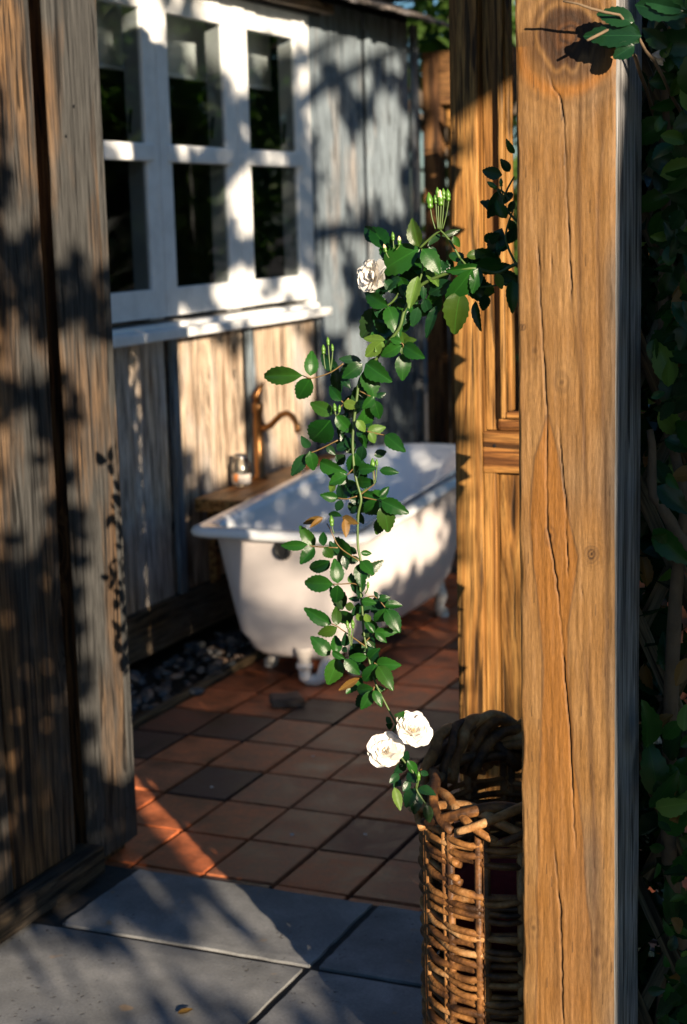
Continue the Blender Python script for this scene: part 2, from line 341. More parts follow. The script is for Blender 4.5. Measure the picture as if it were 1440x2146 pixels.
gb = MB(); nx, ny = 8, 24
gb.add([(-3.2+.44*i/(nx-1), 3.7+2.6*j/(ny-1), -.05+.02*mnoise.noise((i, j, 0))) for j in range(ny) for i in range(nx)],
       [(j*nx+i, j*nx+i+1, (j+1)*nx+i+1, (j+1)*nx+i) for j in range(ny-1) for i in range(nx-1)])
gbed = tag(gb.build('gravel_bed', M['soil']), kind='structure')
pebs = []
for k in range(6):
    bm = bmesh.new(); bmesh.ops.create_icosphere(bm, subdivisions=2, radius=1)
    sx, sy, sz = rng.uniform(.8, 1.2), rng.uniform(.65, .9), rng.uniform(.4, .65)
    for v in bm.verts:
        d = 1+.22*mnoise.noise(v.co*1.3+Vector((k*7, 0, 0))); v.co = Vector((v.co.x*sx*d, v.co.y*sy*d, v.co.z*sz*d))
    me = bpy.data.meshes.new('pebble'); bm.to_mesh(me); bm.free()
    me.polygons.foreach_set('use_smooth', [True]*len(me.polygons)); me.materials.append(M['pebble']); pebs.append(me)
def pebble(x, y, z, s, parent, name='pebble'):
    o = link(name, rng.choice(pebs), None, parent, (x, y, z)); o.scale = (s, s, s*rng.uniform(.8, 1.1))
    o.rotation_euler = (rng.uniform(-.5, .5), rng.uniform(-.5, .5), rng.uniform(0, 6.3)); return o
cnt = 0
while cnt < 290:
    x, y = rng.uniform(-3.08, -2.79), rng.uniform(4.15, 5.75)
    s = rng.choice((.011, .015, .018, .022, .026, .03)); pebble(x, y, -.035+s*.55+rng.uniform(0, .022), s, gbed); cnt += 1
board('timber_edging', (-2.785, 3.6, -.06), (-2.757, 6.9, .006), M['edge'], None, .004, 20, .004, 1)
tag(bpy.data.objects['timber_edging'], 'thin weathered timber edging board between the pebbles and the terracotta tiles', 'edging')
for px, py, s, lab in ((412, 1449, .034, 'dark flat pebble lying on the terracotta beside the timber edging'), (455, 1412, .028, 'small dark pebble lying close to the tub foot')):
    p = atZ(px, py, .0); o = pebble(p.x, p.y, .001, s, None, 'stray_pebble'); o.rotation_euler = (0, 0, .4); tag(o, lab, 'pebble')

# ------------------------------------------------------------------ near board wall (left of the doorway)
XN = -2.2
nw = empty('board_wall', (XN, 3.3, 0)); tag(nw, 'weathered brown board wall with a dark open gap beside the doorway', 'wall')
board('plank', (XN-.028, 2.78, .085), (XN, 3.035, 3.0), M['near'], nw, .004, 40, .004)
board('plank', (XN-.03, 3.04, .085), (XN+.002, 3.300, 3.0), M['near'], nw, .005, 40, .005)
board('plank', (XN-.013, 3.366, .022), (XN+.004, 3.556, 3.0), M['near'], nw, .005, 40, .003)
board('plank', (XN-.03, 3.5595, .022), (XN+.001, 3.592, 3.0), M['near'], nw, .004, 40, .003)
board('backing_board', (XN-.16, 2.78, .03), (XN-.14, 3.58, 3.0), M['fence'], nw, .002)
board('bottom_plate', (XN-.03, 2.6, .012), (XN+.042, 3.362, .082), M['nearY'], nw, .003, 24, .002, 1)
board('wall_stud', (XN-.139, 3.46, -.02), (XN-.032, 3.58, 3.0), M['fence'], nw, .002)
for y, z in ((3.46, 1.88), (3.42, 1.81), (3.43, .12), (3.5, .10), (3.54, .115)):
    MB().lathe([(0, .0012), (.004, .001), (.0045, 0)], 8).build('nail', M['iron'], nw, loc=(XN+.0045, y, z)).rotation_euler = (0, math.pi/2, 0)

# ------------------------------------------------------------------ shed: boards, battens, window, eave
sh = empty('garden_shed', (XW, 6, 0)); tag(sh, 'weathered grey board and batten garden shed with a white window', 'shed')
yb = [4.3, 4.9, 5.49, 6.13, 6.84, 7.465, 8.05]
for a, b in zip(yb, yb[1:]):
    m_ = (a+b)/2
    for p, q in ((a, m_), (m_, b)):
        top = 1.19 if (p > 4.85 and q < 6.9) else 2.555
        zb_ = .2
        board('plank', (XW-.022, p+.0015, zb_), (XW+rng.uniform(-.002, .002), q-(.040 if q == b else .002), top), M['wallwarmlit' if top < 2 else 'wall'], sh, .003, 20, .002)  # boards under the window take the wood lightened for sunlight
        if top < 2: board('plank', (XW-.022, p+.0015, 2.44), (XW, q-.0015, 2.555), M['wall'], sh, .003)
for y in yb[1:]:
    under = 4.95 < y < 6.9
    board('batten', (XW+.0025, y-.022, .2), (XW+.026, y+.022, 1.188 if under else 2.47), M['wall'], sh, .003, 16, .002)
board('corner_board', (XW-.01, 8.052, .15), (XW+.026, 8.10, 2.55), M['wall'], sh, .003)
board('base_plate', (XW-.05, 4.2, .02), (XW+.01, 8.1, .195), M['edge'], sh, .006, 30, .005, 1)
XF = XW+.028                               # face of the window casements
win = MB().box((XW-.1, 4.82, 2.427), (XF-.012, 6.80, 2.47)).build('window', M['white'], sh)   # head of the frame
def wpart(name, a, b, mat='white', bev=.004): return board(name, a, b, M[mat], win, bev)
wpart('jamb', (XW-.1, 6.756, 1.24), (XF-.014, 6.80, 2.4265)); wpart('jamb', (XW-.1, 4.82, 1.24), (XF-.014, 4.86, 2.4265))
wpart('frame_sill', (XW-.1, 4.82, 1.215), (XF+.004, 6.80, 1.2395))
sl = board('sill', (XW+.003, 4.8, 1.186), (XF+.075, 6.78, 1.222), M['white'], win, .008)
ZB, ZM0, ZM1, ZT = 1.367, 1.821, 1.893, 2.36
panes = [(4.93, 5.345), (5.526, 5.972), (6.176, 6.627)]
edges = [4.862, 5.437, 6.073, 6.753]
for k, (a, b) in enumerate(panes):
    e0, e1 = edges[k]+.003, edges[k+1]-.003
    wpart('stile', (XF-.02, e0, 1.262), (XF, a, 2.424), bev=.003); wpart('stile', (XF-.02, b, 1.262), (XF, e1, 2.424), bev=.003)
    wpart('bottom_rail', (XF-.04, a+.0005, 1.263), (XF-.002, b-.0005, ZB)); wpart('top_rail', (XF-.04, a+.0005, ZT), (XF-.002, b-.0005, 2.423))
    wpart('middle_rail', (XF-.036, a-.035, ZM0+.004), (XF+.014, b+.035, ZM1-.004), bev=.009)
    for z0, z1 in ((ZB, ZM0), (ZM1, ZT)):
        MB().box((XF-.013, a-.004, z0-.004), (XF-.010, b+.004, z1+.004)).build('pane', M['glass'], win)
    wpart('inner_jamb', (XF-.085, b+.006, 1.25), (XF-.0215, e1+.02, 2.42), 'jamb', .003)
    MB().tube([(XF-.05, b-.03, 1.93), (XF-.06, b-.01, 1.96), (XF-.06, b+.004, 2.01)], .007, 8).build('latch', M['iron'], win)
board('weather_strip', (XW+.003, 4.5, 2.475), (XF-.0, 6.9, 2.487), M['iron'], sh, .002)
board('fascia', (XW+.003, 4.2, 2.489), (XW+.06, 6.985, 2.535), M['beamY'], sh, .008, 24, .006, 1)
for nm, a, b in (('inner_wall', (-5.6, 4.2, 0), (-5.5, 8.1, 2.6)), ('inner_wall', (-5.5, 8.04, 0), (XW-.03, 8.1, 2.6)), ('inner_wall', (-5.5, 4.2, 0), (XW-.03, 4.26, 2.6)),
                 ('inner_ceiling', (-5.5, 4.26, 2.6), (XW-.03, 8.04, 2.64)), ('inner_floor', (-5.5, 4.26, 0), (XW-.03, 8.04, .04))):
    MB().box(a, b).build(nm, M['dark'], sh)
bl = MB(); pts = [(XW-.15-.004*math.sin(k*.9), 4.9+1.86*k/30) for k in range(31)]
bl.add([(x, y, z) for z in (2.175, 2.5) for x, y in pts]+[(x-.004, y, z) for z in (2.175, 2.5) for x, y in pts],
       [(k, k+1, 31+k+1, 31+k) for k in range(30)]+[(62+k+1, 62+k, 93+k, 93+k+1) for k in range(30)]+[(k, 62+k, 62+k+1, k+1) for k in range(30)])
blo = tag(bl.build('roller_blind', M['blind'], None, True), 'pale roller blind drawn partly down behind the white window panes', 'blind')
MB().tube([(XW-.152, 4.9, 2.17), (XW-.152, 6.76, 2.17)], .009, 8).build('hem_bar', M['blind'], blo)
kt = MB().lathe([(0, 1.0), (.07, 1.0), (.085, 1.06), (.08, 1.13), (.05, 1.17), (.015, 1.18), (.012, 1.2), (0, 1.2)], 20)
kt.tube([(.06, .0, 1.08), (.11, 0, 1.12), (.125, 0, 1.17)], [.012, .009, .008], 8).tube([(0, -.06, 1.15), (0, -.05, 1.24), (0, 0, 1.27), (0, .05, 1.24), (0, .06, 1.15)], .006, 8)
tag(kt.build('kettle', M['chrome'], None, True, (-3.42, 5.3, .2825)), 'small metal kettle standing on the ledge inside the window', 'kettle')
board('window_ledge', (XW-.6, 4.4, 1.26), (XW-.11, 6.9, 1.28), M['jamb'], sh, .003)
# roof: shakes along the eave
rf = MB().box((-4.6, 4.0, 2.70), (XW+.1, 8.35, 2.72)).build('roof', M['fence'], sh)
for row in range(4):
    y = 4.0
    while y < 8.35:
        w = rng.uniform(.07, .14); x1 = XW+.27-row*.13+rng.uniform(-.015, .02)
        z = 2.56+row*.045+rng.uniform(-.004, .006)
        o = board('shake', (x1-.36, y+.003, z), (x1, min(y+w, 8.38), z+.016), M['roof'], rf, .003); o.rotation_euler = (rng.uniform(-.02, .02), .3, rng.uniform(-.02, .02)); y += w

# ------------------------------------------------------------------ fence across the far end, blue tank post
fe = empty('timber_fence', (-2.3, 8.15, 0)); tag(fe, 'dark brown timber fence closing the far end behind the bath', 'fence')
board('post', (-3.09, 8.13, 0), (-3.0, 8.22, 2.42), M['fence'], fe, .004)
for k, x in enumerate((-2.9, -2.74, -2.58, -2.42, -2.26, -2.1, -1.94, -1.78, -1.62, -1.46, -1.3, -1.14)):
    board('board', (x-.07, 8.18, .05), (x+.07, 8.2, 1.27+.02*rng.random()), M['fence'], fe, .003, 10, .003)
board('rail', (-3.0, 8.145, .3), (-.9, 8.178, .39), M['fenceX'], fe, .003); board('rail', (-3.0, 8.145, 1.1), (-.9, 8.178, 1.19), M['fenceX'], fe, .003)
board('top_rail', (-2.998, 8.13, 2.16), (-2.6, 8.2, 2.42), M['fenceX'], fe, .004)
board('post', (-2.99, 8.21, 0), (-2.955, 8.31, 2.42), M['gate'], fe, .004)
pp = MB().lathe([(0, 0), (.07, 0), (.07, .06), (.06, .07), (.06, 1.95), (.066, 1.96), (.066, 2.02), (0, 2.05)], 20)
tag(pp.build('blue_pipe', M['bluepipe'], None, True, (-2.98, 8.62, -.09)), 'tall pale blue metal pipe standing behind the far fence', 'pipe')

# ------------------------------------------------------------------ bath tub
def rrect(cx, hw, y0, y1, rn, rf_, z, n=14):
    """plan outline: flat tap end at y0 (corner rn), rounded far end at y1 (corner rf_)"""
    P = []
    for (ox, oy, r, a0) in ((cx-hw+rn, y0+rn, rn, math.pi), (cx+hw-rn, y0+rn, rn, 1.5*math.pi), (cx+hw-rf_, y1-rf_, rf_, 0), (cx-hw+rf_, y1-rf_, rf_, .5*math.pi)):
        for k in range(n): a = a0+.5*math.pi*k/(n-1); P.append(Vector((ox+r*math.cos(a), oy+r*math.sin(a), z)))
    return P
TX, TY0, TY1 = -2.495, 5.02, 6.72
def rise(p): t = max(0, min(1, (p.y-5.5)/1.2)); return .085*t*t*(3-2*t)
def loft(rings, name, mat, parent, closeb=True, closet=False):
    mb = MB(); n = len(rings[0])
    mb.add([p for r in rings for p in r], [(i*n+k, i*n+(k+1) % n, (i+1)*n+(k+1) % n, (i+1)*n+k) for i in range(len(rings)-1) for k in range(n)])
    if closeb: mb.f.append(tuple(range(n-1, -1, -1)))
    if closet: mb.f.append(tuple((len(rings)-1)*n+k for k in range(n)))
    return mb.build(name, mat, parent, True)
tub = empty('bath_tub', (TX, 5.9, 0)); tag(tub, 'white roll-top bath on small feet with a pale pink painted outside', 'bath')
def ring(t, inset, zoff=0., lift=1.):
    z = .072+.463*t+zoff
    hw = .185+.08*t**.85-inset; y0 = TY0+.115-.06*t+inset; y1 = TY1-.36+.29*t-inset
    P = rrect(TX, hw, y0, y1, min(.075, hw*.5), hw*.98, z)
    for p in P: p.z += rise(p)*t*lift
    return P
outer = []
for q, (i_, zo) in enumerate(((.17, -.012), (.09, -.006), (.045, .008), (.017, .03), (.004, .058))):
    R_ = ring(.0, i_*.75, zo); outer.append(R_)
outer += [ring(t, 0) for t in (.2, .35, .5, .65, .8, .92, 1.0)]
shell = loft(outer, 'shell', M['tubpaint'], tub)
inner = [ring(t, i_, zo) for t, i_, zo in ((1., -.03, .022), (1., .006, .02), (.98, .02, 0.), (.9, .027, 0), (.7, .03, 0), (.5, .034, 0), (.3, .045, 0), (.15, .07, .0), (.1, .11, 0.), (.08, .16, 0))]
inner = [list(r) for r in inner]; loft(inner, 'basin', M['enamel'], tub, False, True)
def rimring(off, dz):
    P = rrect(TX, .282+off, TY0+.062-off, TY1-.068+off, .05+off*.7, .272+off, .537+dz)
    for p in P: p.z += rise(p)
    return P
loft([rimring(*q) for q in ((-.01, .004), (.012, .016), (.035, .018), (.052, .012), (.061, .0), (.058, -.013), (.045, -.019), (.02, -.012), (-.004, -.006))], 'rim', M['enamel'], tub, False)
ov = MB(); ov.add(*(lambda R1, r1, a=24, b=10: ([((R1+r1*math.cos(j*2*math.pi/b))*math.cos(i*2*math.pi/a), r1*math.sin(j*2*math.pi/b), (R1+r1*math.cos(j*2*math.pi/b))*math.sin(i*2*math.pi/a)) for i in range(a) for j in range(b)],
     [(i*b+j, i*b+(j+1) % b, ((i+1) % a)*b+(j+1) % b, ((i+1) % a)*b+j) for i in range(a) for j in range(b)]))(.026, .008))
ov.add([(.024*math.cos(i*math.pi/12), .003, .024*math.sin(i*math.pi/12)) for i in range(24)], [tuple(range(24))])
ovo = ov.build('overflow_hole', M['blackrub'], tub, True, (-2.472, TY0+.053, .483)); ovo['label'] = 'dark round overflow fitting'
wp = MB().lathe([(.036, .125), (.036, .108), (.03, .104), (.03, .092), (.024, .088), (.022, .03)], 20, (-2.44, 5.155, 0))
wp.tube([(-2.44, 5.155, .04), (-2.438, 5.155, .014), (-2.425, 5.16, .004), (-2.40, 5.165, .004), (-2.38, 5.17, .014), (-2.37, 5.175, .05), (-2.365, 5.2, .08)], .023, 14)
wpo = wp.build('waste_pipe', M['pvc'], tub, True); MB().lathe([(.025, -.012), (.03, -.01), (.03, .008), (.025, .01)], 18, (0, 0, 0)).build('pipe_nut', M['pvc'], wpo, True, (-2.44, 5.155, .056))
for fx, fy in ((-2.625, 5.33), (-2.36, 5.33), (-2.625, 6.25), (-2.36, 6.25)):
    s_ = -1 if fx < TX else 1
    MB().tube([(fx-s_*.03, fy, .125), (fx+s_*.012, fy, .115), (fx+s_*.03, fy, .07), (fx+s_*.018, fy, .03), (fx+s_*.035, fy, .003)], [.03, .036, .027, .022, .028], 12).add(
        [(fx+s_*.035+.026*math.cos(a*.785), fy+.022*math.sin(a*.785), z) for z in (-.010, .008) for a in range(8)], [(k, (k+1) % 8, 8+(k+1) % 8, 8+k) for k in range(8)]+[tuple(range(8, 16))]).build('foot', M['footpaint'], tub, True)

sf = empty('bath_shelf', (-3.0, 6.1, 0)); tag(sf, 'orange brown timber shelf between the bath and the shed wall', 'shelf')
board('shelf_board', (XW+.03, 5.575, .505), (-2.86, 6.85, .556), M['shelf'], sf, .006, 20, .003, 1)
for y in (5.7, 6.7): board('bracket', (XW+.03, y-.02, .2), (XW+.06, y+.02, .504), M['shelf'], sf, .003)

# tap: tall single lever mixer with a swan spout
T = atZ(545, 1003, .557)
tp = empty('bath_tap', T); tag(tp, 'tall aged bronze mixer tap with curved spout on the timber shelf', 'tap')
def fixc(o): return o
MB().lathe([(0, 0), (.032, 0), (.032, .008), (.021, .014), (.02, .27), (.023, .275), (.023, .305), (.017, .32), (0, .323)], 24, T).build('tap_body', M['bronze'], tp, True)
sd = Vector((.86, -.25, 0)).normalized()
def sp(a, z): return T+sd*a+Vector((0, 0, z))
sppts = [sp(.02, .21), sp(.045, .215), sp(.07, .225), sp(.10, .25), sp(.13, .272), sp(.16, .28), sp(.185, .272), sp(.205, .25), sp(.215, .222), sp(.218, .205)]
MB().tube(sppts, [.016, .014, .013, .0125, .0125, .0125, .0125, .0125, .013, .0135], 14).build('spout', M['bronze'], tp, True)
MB().tube([T+Vector((0, 0, .325)), T+Vector((.0, -.008, .345)), T+Vector((.012, .01, .375)), T+Vector((.02, .02, .395))], [.018, .014, .011, .006], 12).build('lever', M['bronze'], tp, True)
e = sp(.218, .205)
ws = MB().tube([e+Vector((.0015*math.sin(k*1.7)+k*.0035, .001*math.cos(k*2.1)-.001*k, -.022*k)) for k in range(15)], [.006-.0001*k for k in range(15)], 10)
tag(ws.build('water_stream', M['water'], None, True), 'thin stream of running water falling from the tap spout into the bath', 'water')
J = atZ(507, 1018, .5575)
jar = empty('glass_jar', J); tag(jar, 'clear glass jar with a white and orange label beside the tap', 'jar')
MB().lathe([(0, 0), (.034, 0), (.037, .006), (.037, .088), (.03, .1), (.027, .104), (.027, .128), (.0245, .128), (.0245, .105), (.034, .086), (.034, .008), (0, .006)], 24, J).build('jar_body', M['glassjar'], jar, True)
jl = MB().lathe([(.0376, .012), (.0376, .05)], 24, J).build('jar_label', M['paper'], jar, True)
jp = MB(); a0 = 4.55
jp.add([(J.x+.0382*math.cos(a0+t*.09), J.y+.0382*math.sin(a0+t*.09), J.z+.037+q) for q in (-.016, 0., .016) for t in range(-3, 4)], [(r_*7+k, r_*7+k+1, (r_+1)*7+k+1, (r_+1)*7+k) for r_ in range(2) for k in range(6)])
jp.build('label_print', M['orange'], jl, True)
MB().tube([J+Vector((.0275*math.cos(k*.524), .0275*math.sin(k*.524), .118)) for k in range(13)], .003, 6).build('jar_wire', M['chrome'], jar, True)
bk = MB(); bm = bmesh.new(); bmesh.ops.create_cube(bm, size=1)
for v in bm.verts: v.co = Vector((v.co.x*.125+.012*rng.uniform(-1, 1), v.co.y*.075+.01*rng.uniform(-1, 1), v.co.z*.055+.006*rng.uniform(-1, 1)))
bmesh.ops.subdivide_edges(bm, edges=bm.edges[:], cuts=3, use_grid_fill=True)
for v in bm.verts: v.co += Vector((1, 1, .6))*.006*mnoise.noise(v.co*40)
bmesh.ops.bevel(bm, geom=[e_ for e_ in bm.edges if e_.calc_face_angle(0) > .7], offset=.006, segments=2, affect='EDGES')
me = bpy.data.meshes.new('brick'); bm.to_mesh(me); bm.free(); p = atZ(600, 1470, 0)
M['brick'] = plain('old_brick', (.15, .09, .06), .9, noise=.7, nscale=25., bmp=.6)
o = link('broken_brick', me, M['brick'], None, (p.x, p.y, .017)); o.scale = (.85, .85, .62); o.rotation_euler = (0, 0, .5); o.location.z = .006; tag(o, 'worn broken brick lying on the tiles beside the bath waste pipe', 'brick')

# ------------------------------------------------------------------ gate beside the doorway
YG = 3.45
gt = empty('wooden_gate', (-1.1, YG, 0)); tag(gt, 'orange pine gate with open moulded frame behind the big post', 'gate')
xg = [atY(955, 1073, YG).x, atY(1011, 1073, YG).x]
board('stile', (xg[0], YG, .0), (xg[1], YG+.085, 2.9), M['gate'], gt, .004, 20, .0015)
zr1 = atY(1040, 906, YG).z; zr0 = atY(1040, 992, YG).z
XE = -1.072
board('middle_rail', (xg[1]+.001, YG+.004, zr0), (XE, YG+.06, zr1), M['gateX'], gt, .004)
board('lower_rail', (xg[1]+.001, YG+.012, .1), (XE, YG+.06, .22), M['gateX'], gt, .004)
x2 = atY(1038, 1200, YG).x
board('inner_stile', (xg[1]+.001, YG+.012, .221), (x2, YG+.055, zr0-.001), M['gate'], gt, .003)
xb = x2+.002
for k in range(2):
    board('board', (xb, YG+.03, .221), (min(xb+.08, XE), YG+.05, zr0-.001), M['gate'], gt, .004, 12, .001); xb += .081
x3 = atY(1043, 600, YG).x; zm = atY(1060, 868, YG).z
board('inner_stile', (xg[1]+.001, YG+.03, zr1+.001), (x3, YG+.075, 2.9), M['gate'], gt, .003, 12, .001)
board('bottom_bevel', (xg[1]+.03, YG+.02, zr1+.001), (XE, YG+.07, zm-.012), M['gateX'], gt, .012)
board('moulding', (x3+.0005, YG+.01, zm-.011), (x3+.012, YG+.04, 2.9), M['gate'], gt, .005)
board('moulding', (x3+.0125, YG+.024, zm+.004), (x3+.022, YG+.05, 2.9), M['gate'], gt, .005)
board('moulding', (x3+.013, YG+.008, zm-.011), (XE, YG+.04, zm+.003), M['gateX'], gt, .004)
board('stile', (XE+.001, YG, .0), (XE+.05, YG+.085, 2.9), M['gate'], gt, .004)
nz = atY(1035, 935, YG)
nl = MB().lathe([(0, .0015), (.0035, .001), (.004, 0)], 10).build('nail', M['iron'], gt, loc=(nz.x, YG+.0035, nz.z)); nl.rotation_euler = (math.pi/2, 0, 0)

# ------------------------------------------------------------------ the big post
YP = 2.5
pl = atY(1088, 1073, YP).x; pr = atY(1288, 1073, YP).x; PW = pr-pl; PD = .175; PZ0, PZ1 = -.06, 2.12
NX, NZ = 92, 820
px_ = np.linspace(0, 1, NX+1); pz_ = np.linspace(PZ0, PZ1, NZ+1)
U, Z = np.meshgrid(px_, pz_)                         # U across the face
ya = np.array([atY(1190, y, YP).z for y in range(-100, 2700, 50)]); yv = np.arange(-100, 2700, 50.)
PY = np.interp(-Z, -ya, yv); PX = 1084+12*PY/2146+U*(204)  # where each point of the face shows in the photograph
prs = np.random.RandomState(3)
def vnoise(fx, fy, seed):
    r = np.random.RandomState(seed); gx, gy = int(fx)+3, int(fy)+3; G = r.rand(gy, gx)
    x = U*fx; y = (Z-PZ0)/(PZ1-PZ0)*fy; x0 = x.astype(int); y0 = y.astype(int); a = x-x0; b = y-y0; a = a*a*(3-2*a); b = b*b*(3-2*b)
    return (G[y0, x0]*(1-a)+G[y0, x0+1]*a)*(1-b)+(G[y0+1, x0]*(1-a)+G[y0+1, x0+1]*a)*b
def line(pts):
    a = np.array(pts, float); return np.interp(PY, a[:, 1], a[:, 0])
wob = (vnoise(5, 30, 1)-.5)*7+(vnoise(9, 90, 2)-.5)*3
XX = PX+wob
tan = np.array([.150, .074, .021]); pale = np.array([.19, .106, .040]); org = np.array([.165, .064, .008]); brn = np.array([.034, .014, .005]); gry = np.array([.08, .06, .043])
col = np.ones((*U.shape, 3))*tan
def blend(c, k): 
    global col
    k = np.clip(k, 0, 1)[..., None]; col = col*(1-k)+np.array(c)*k
blend(pale, vnoise(6, 40, 5)*.9-.1)
blend(gry, (vnoise(4, 14, 6)-.45)*1.6*np.clip((XX-1150)/120, 0, 1))
fl = line([(1150, 860), (1144, 886), (1122, 961), (1113, 1092), (1116, 1185), (1137, 1315), (1142, 1400), (1132, 1700), (1127, 1900), (1125, 2300)])
fr_ = line([(1150, 860), (1163, 909), (1184, 991), (1200, 1073), (1221, 1166), (1206, 1241), (1197, 1315), (1197, 1409), (1210, 1560), (1230, 1750), (1248, 1950), (1255, 2300)])
ins = np.clip(np.minimum(XX-fl, fr_-XX)/3, 0, 1)*(PY > 862)
blend(org, ins*.75*(1-.5*np.clip((PY-1500)/500, 0, 1)))
for L in (fl, fr_): blend(brn, .55*np.exp(-((XX-L)/2.6)**2)*(PY > 870))
for pts, w_, k_ in (([(1222, 150), (1216, 330), (1222, 640), (1230, 900), (1240, 1100)], 5, .5), ([(1262, 200), (1256, 500), (1264, 800), (1274, 1000), (1281, 1300), (1284, 1700)], 5, .5),
                ([(1200, 560), (1212, 700), (1228, 860), (1236, 1010)], 3, .4), ([(1232, 1320), (1246, 1500), (1256, 1750), (1262, 2146)], 5, .5), ([(1245, 1300), (1240, 1500), (1270, 2000)], 4, .35), ([(1170, 300), (1140, 500), (1120, 800)], 7, .2),
                ([(1150, 1500), (1165, 1800), (1172, 2146)], 6, .3), ([(1100, 200), (1097, 700), (1104, 1500), (1112, 2146)], 4, .22)):
    L = line(pts); y0_, y1_ = pts[0][1], pts[-1][1]
    blend(brn, k_*np.exp(-((XX-L)/w_)**2)*np.clip((PY-y0_)/80, 0, 1)*np.clip((y1_-PY)/80, 0, 1))
def knot(cx, cy, r, spread, asp, freq, k):
    d = np.hypot((PX-cx), (PY-cy)/asp)+ (vnoise(12, 60, int(cx))-.5)*r*.5
    blend(brn, k*.8*np.exp(-np.clip(d-r, 0, 1e9)/spread)*(.5+.5*np.cos(d*freq)))
    blend(brn*.5, k*np.clip((r-d)/(r*.5), 0, 1)*(.5+.5*np.cos(d*freq*1.3)))
    return d
dk = knot(1188, 72, 46, 62, 1.15, .24, .95); blend(brn*.8, .9*np.clip((62-dk)/14, 0, 1)); blend(np.array([.085, .034, .009]), .8*np.clip((30-dk)/8, 0, 1)); blend(brn*.4, .9*np.exp(-((dk-17)/4)**2)); blend(brn, .5*np.exp(-((dk-72)/7)**2)+.4*np.exp(-((dk-90)/7)**2)*(PY > 60))
blend(np.array([.22, .085, .012]), .7*np.exp(-((np.hypot(PX-1188, (PY-95))-96)/14)**2)*(PY > 90))
blend(np.array([.025, .012, .005]), np.exp(-((np.hypot(PX-1188, (PY-72)/1.1)-38+(vnoise(12, 90, 77)-.5)*14)/3.2)**2)*.85)
knot(1248, 1158, 14, 9, 1.05, .75, .85); knot(1158, 1125, 7, 8, 1.5, .5, .9); knot(1098, 686, 6, 3, 1.1, 1.2, .8); knot(1182, 802, 13, 14, 1.3, .4, .45); knot(1125, 735, 10, 12, 1.2, .4, .3)
knot(1258, 1640, 9, 14, 1.4, .4, .35); knot(1120, 1955, 12, 12, 1.3, .4, .4); knot(1262, 1985, 12, 22, 1.6, .3, .45)
fib = vnoise(92, 60, 8)*.55+vnoise(92, 200, 9)*.45; fib2 = vnoise(46, 14, 10)
col *= (.72+.36*fib+.22*fib2)[..., None]
sp_ = (prs.rand(*U.shape) > .9993).astype(float); 
for q in range(6): sp_ = np.maximum(sp_, np.roll(sp_, 1, 0)*.93)
blend(np.array([.03, .015, .006]), sp_*.75)
depth = np.zeros_like(U)
for pts, w_ in (([(1151, 140), (1162, 180), (1176, 200), (1187, 260), (1192, 400), (1197, 520), (1203, 640)], 1.3), ([(1131, 500), (1137, 640), (1142, 730), (1150, 868), (1152, 1110), (1169, 1204), (1180, 1297), (1191, 1428), (1202, 1550), (1210, 1720), (1215, 1790)], 1.4),
                ([(1176, 890), (1187, 1000), (1194, 1090)], 1.1), ([(1165, 1770), (1180, 1900), (1185, 2050), (1190, 2300)], 1.5), ([(1222, 1200), (1228, 1260)], 1.1), ([(1160, 520), (1161, 590)], 1.), ([(1190, 1080), (1198, 1230)], 1.)):
    L = line(pts)+(vnoise(2, 160, 21)-.5)*3; y0_, y1_ = pts[0][1], pts[-1][1]
    k = np.exp(-((PX-L)/w_)**2)*np.clip((PY-y0_)/40, 0, 1)*np.clip((y1_-PY)/40, 0, 1)
    k = k*np.clip(vnoise(1, 60, int(pts[0][0]))*1.8+.05, .25, 1)
    blend(np.array([.012, .007, .004]), k*.9); depth += k*.006
depth += .0012*(vnoise(30, 30, 31)-.5)+.0009*(fib-.5)
V = []; Fq = []
for j in range(NZ+1):
    for i in range(NX+1):
        e_ = min(U[j, i], 1-U[j, i])*PW; ch = max(0, .0045+.004*mnoise.noise((Z[j, i]*14, 2 if U[j, i] > .5 else 9, 0))-e_)
        V.append((pl+PW*U[j, i]+.0015*(mnoise.noise((0, Z[j, i]*3, 3))), YP+depth[j, i]+ch*.8, Z[j, i]))
n1 = NX+1
Fq += [(j*n1+i, j*n1+i+1, (j+1)*n1+i+1, (j+1)*n1+i) for j in range(NZ) for i in range(NX)]
me = mesh('front_face', V, Fq, True)
ca = me.color_attributes.new('grain', 'FLOAT_COLOR', 'POINT')
ca.data.foreach_set('color', np.concatenate([np.clip(col, .002, 1), np.ones((*U.shape, 1))], 2).reshape(-1).astype(np.float32))
pm, nt, bs = new_mat('post_pine'); at_ = nd(nt, 'Attribute', attribute_name='grain'); co, r, tc = ocoord(nt)
fn = ntex(nt, nd(nt, 'Mapping', i_Vector=co, i_Scale=(1, 1, .2)).outputs[0], 420., 3., .6)[0]; fn2 = ntex(nt, co, 900., 2.)[0]
nt.links.new(mix(nt, .6, at_.outputs[0], ramp(nt, mth(nt, 'ADD', mth(nt, 'MULTIPLY', fn, .6), mth(nt, 'MULTIPLY', fn2, .4)), [(.3, .55), (.5, 1.), (.7, 1.4)]), 'MULTIPLY'), bs.inputs['Base Color'])
bs.inputs['Roughness'].default_value = .62; bs.inputs['Specular IOR Level'].default_value = .3; bump(nt, bs, mth(nt, 'ADD', fn, fn2), .35, .0015)
po = empty('timber_post', (pl+PW/2, YP+.08, 0)); tag(po, 'thick square pine post with a large knot and long cracks', 'post')
link('front_face', me, pm, po)
M['postside'] = wood('shade_grey_post_side', (.34, .33, .32), (.25, .24, .235), (.09, .085, .08), (.3, .3, .3), .6, knots=.15, bmp=.7, vary=0)  # grey of skylit shade is put into the side's wood colour
board('body', (pl+.0015, YP+.0062, PZ0), (pr-.0015, YP+PD, PZ1), M['postside'], po, .003, 40, .0015)

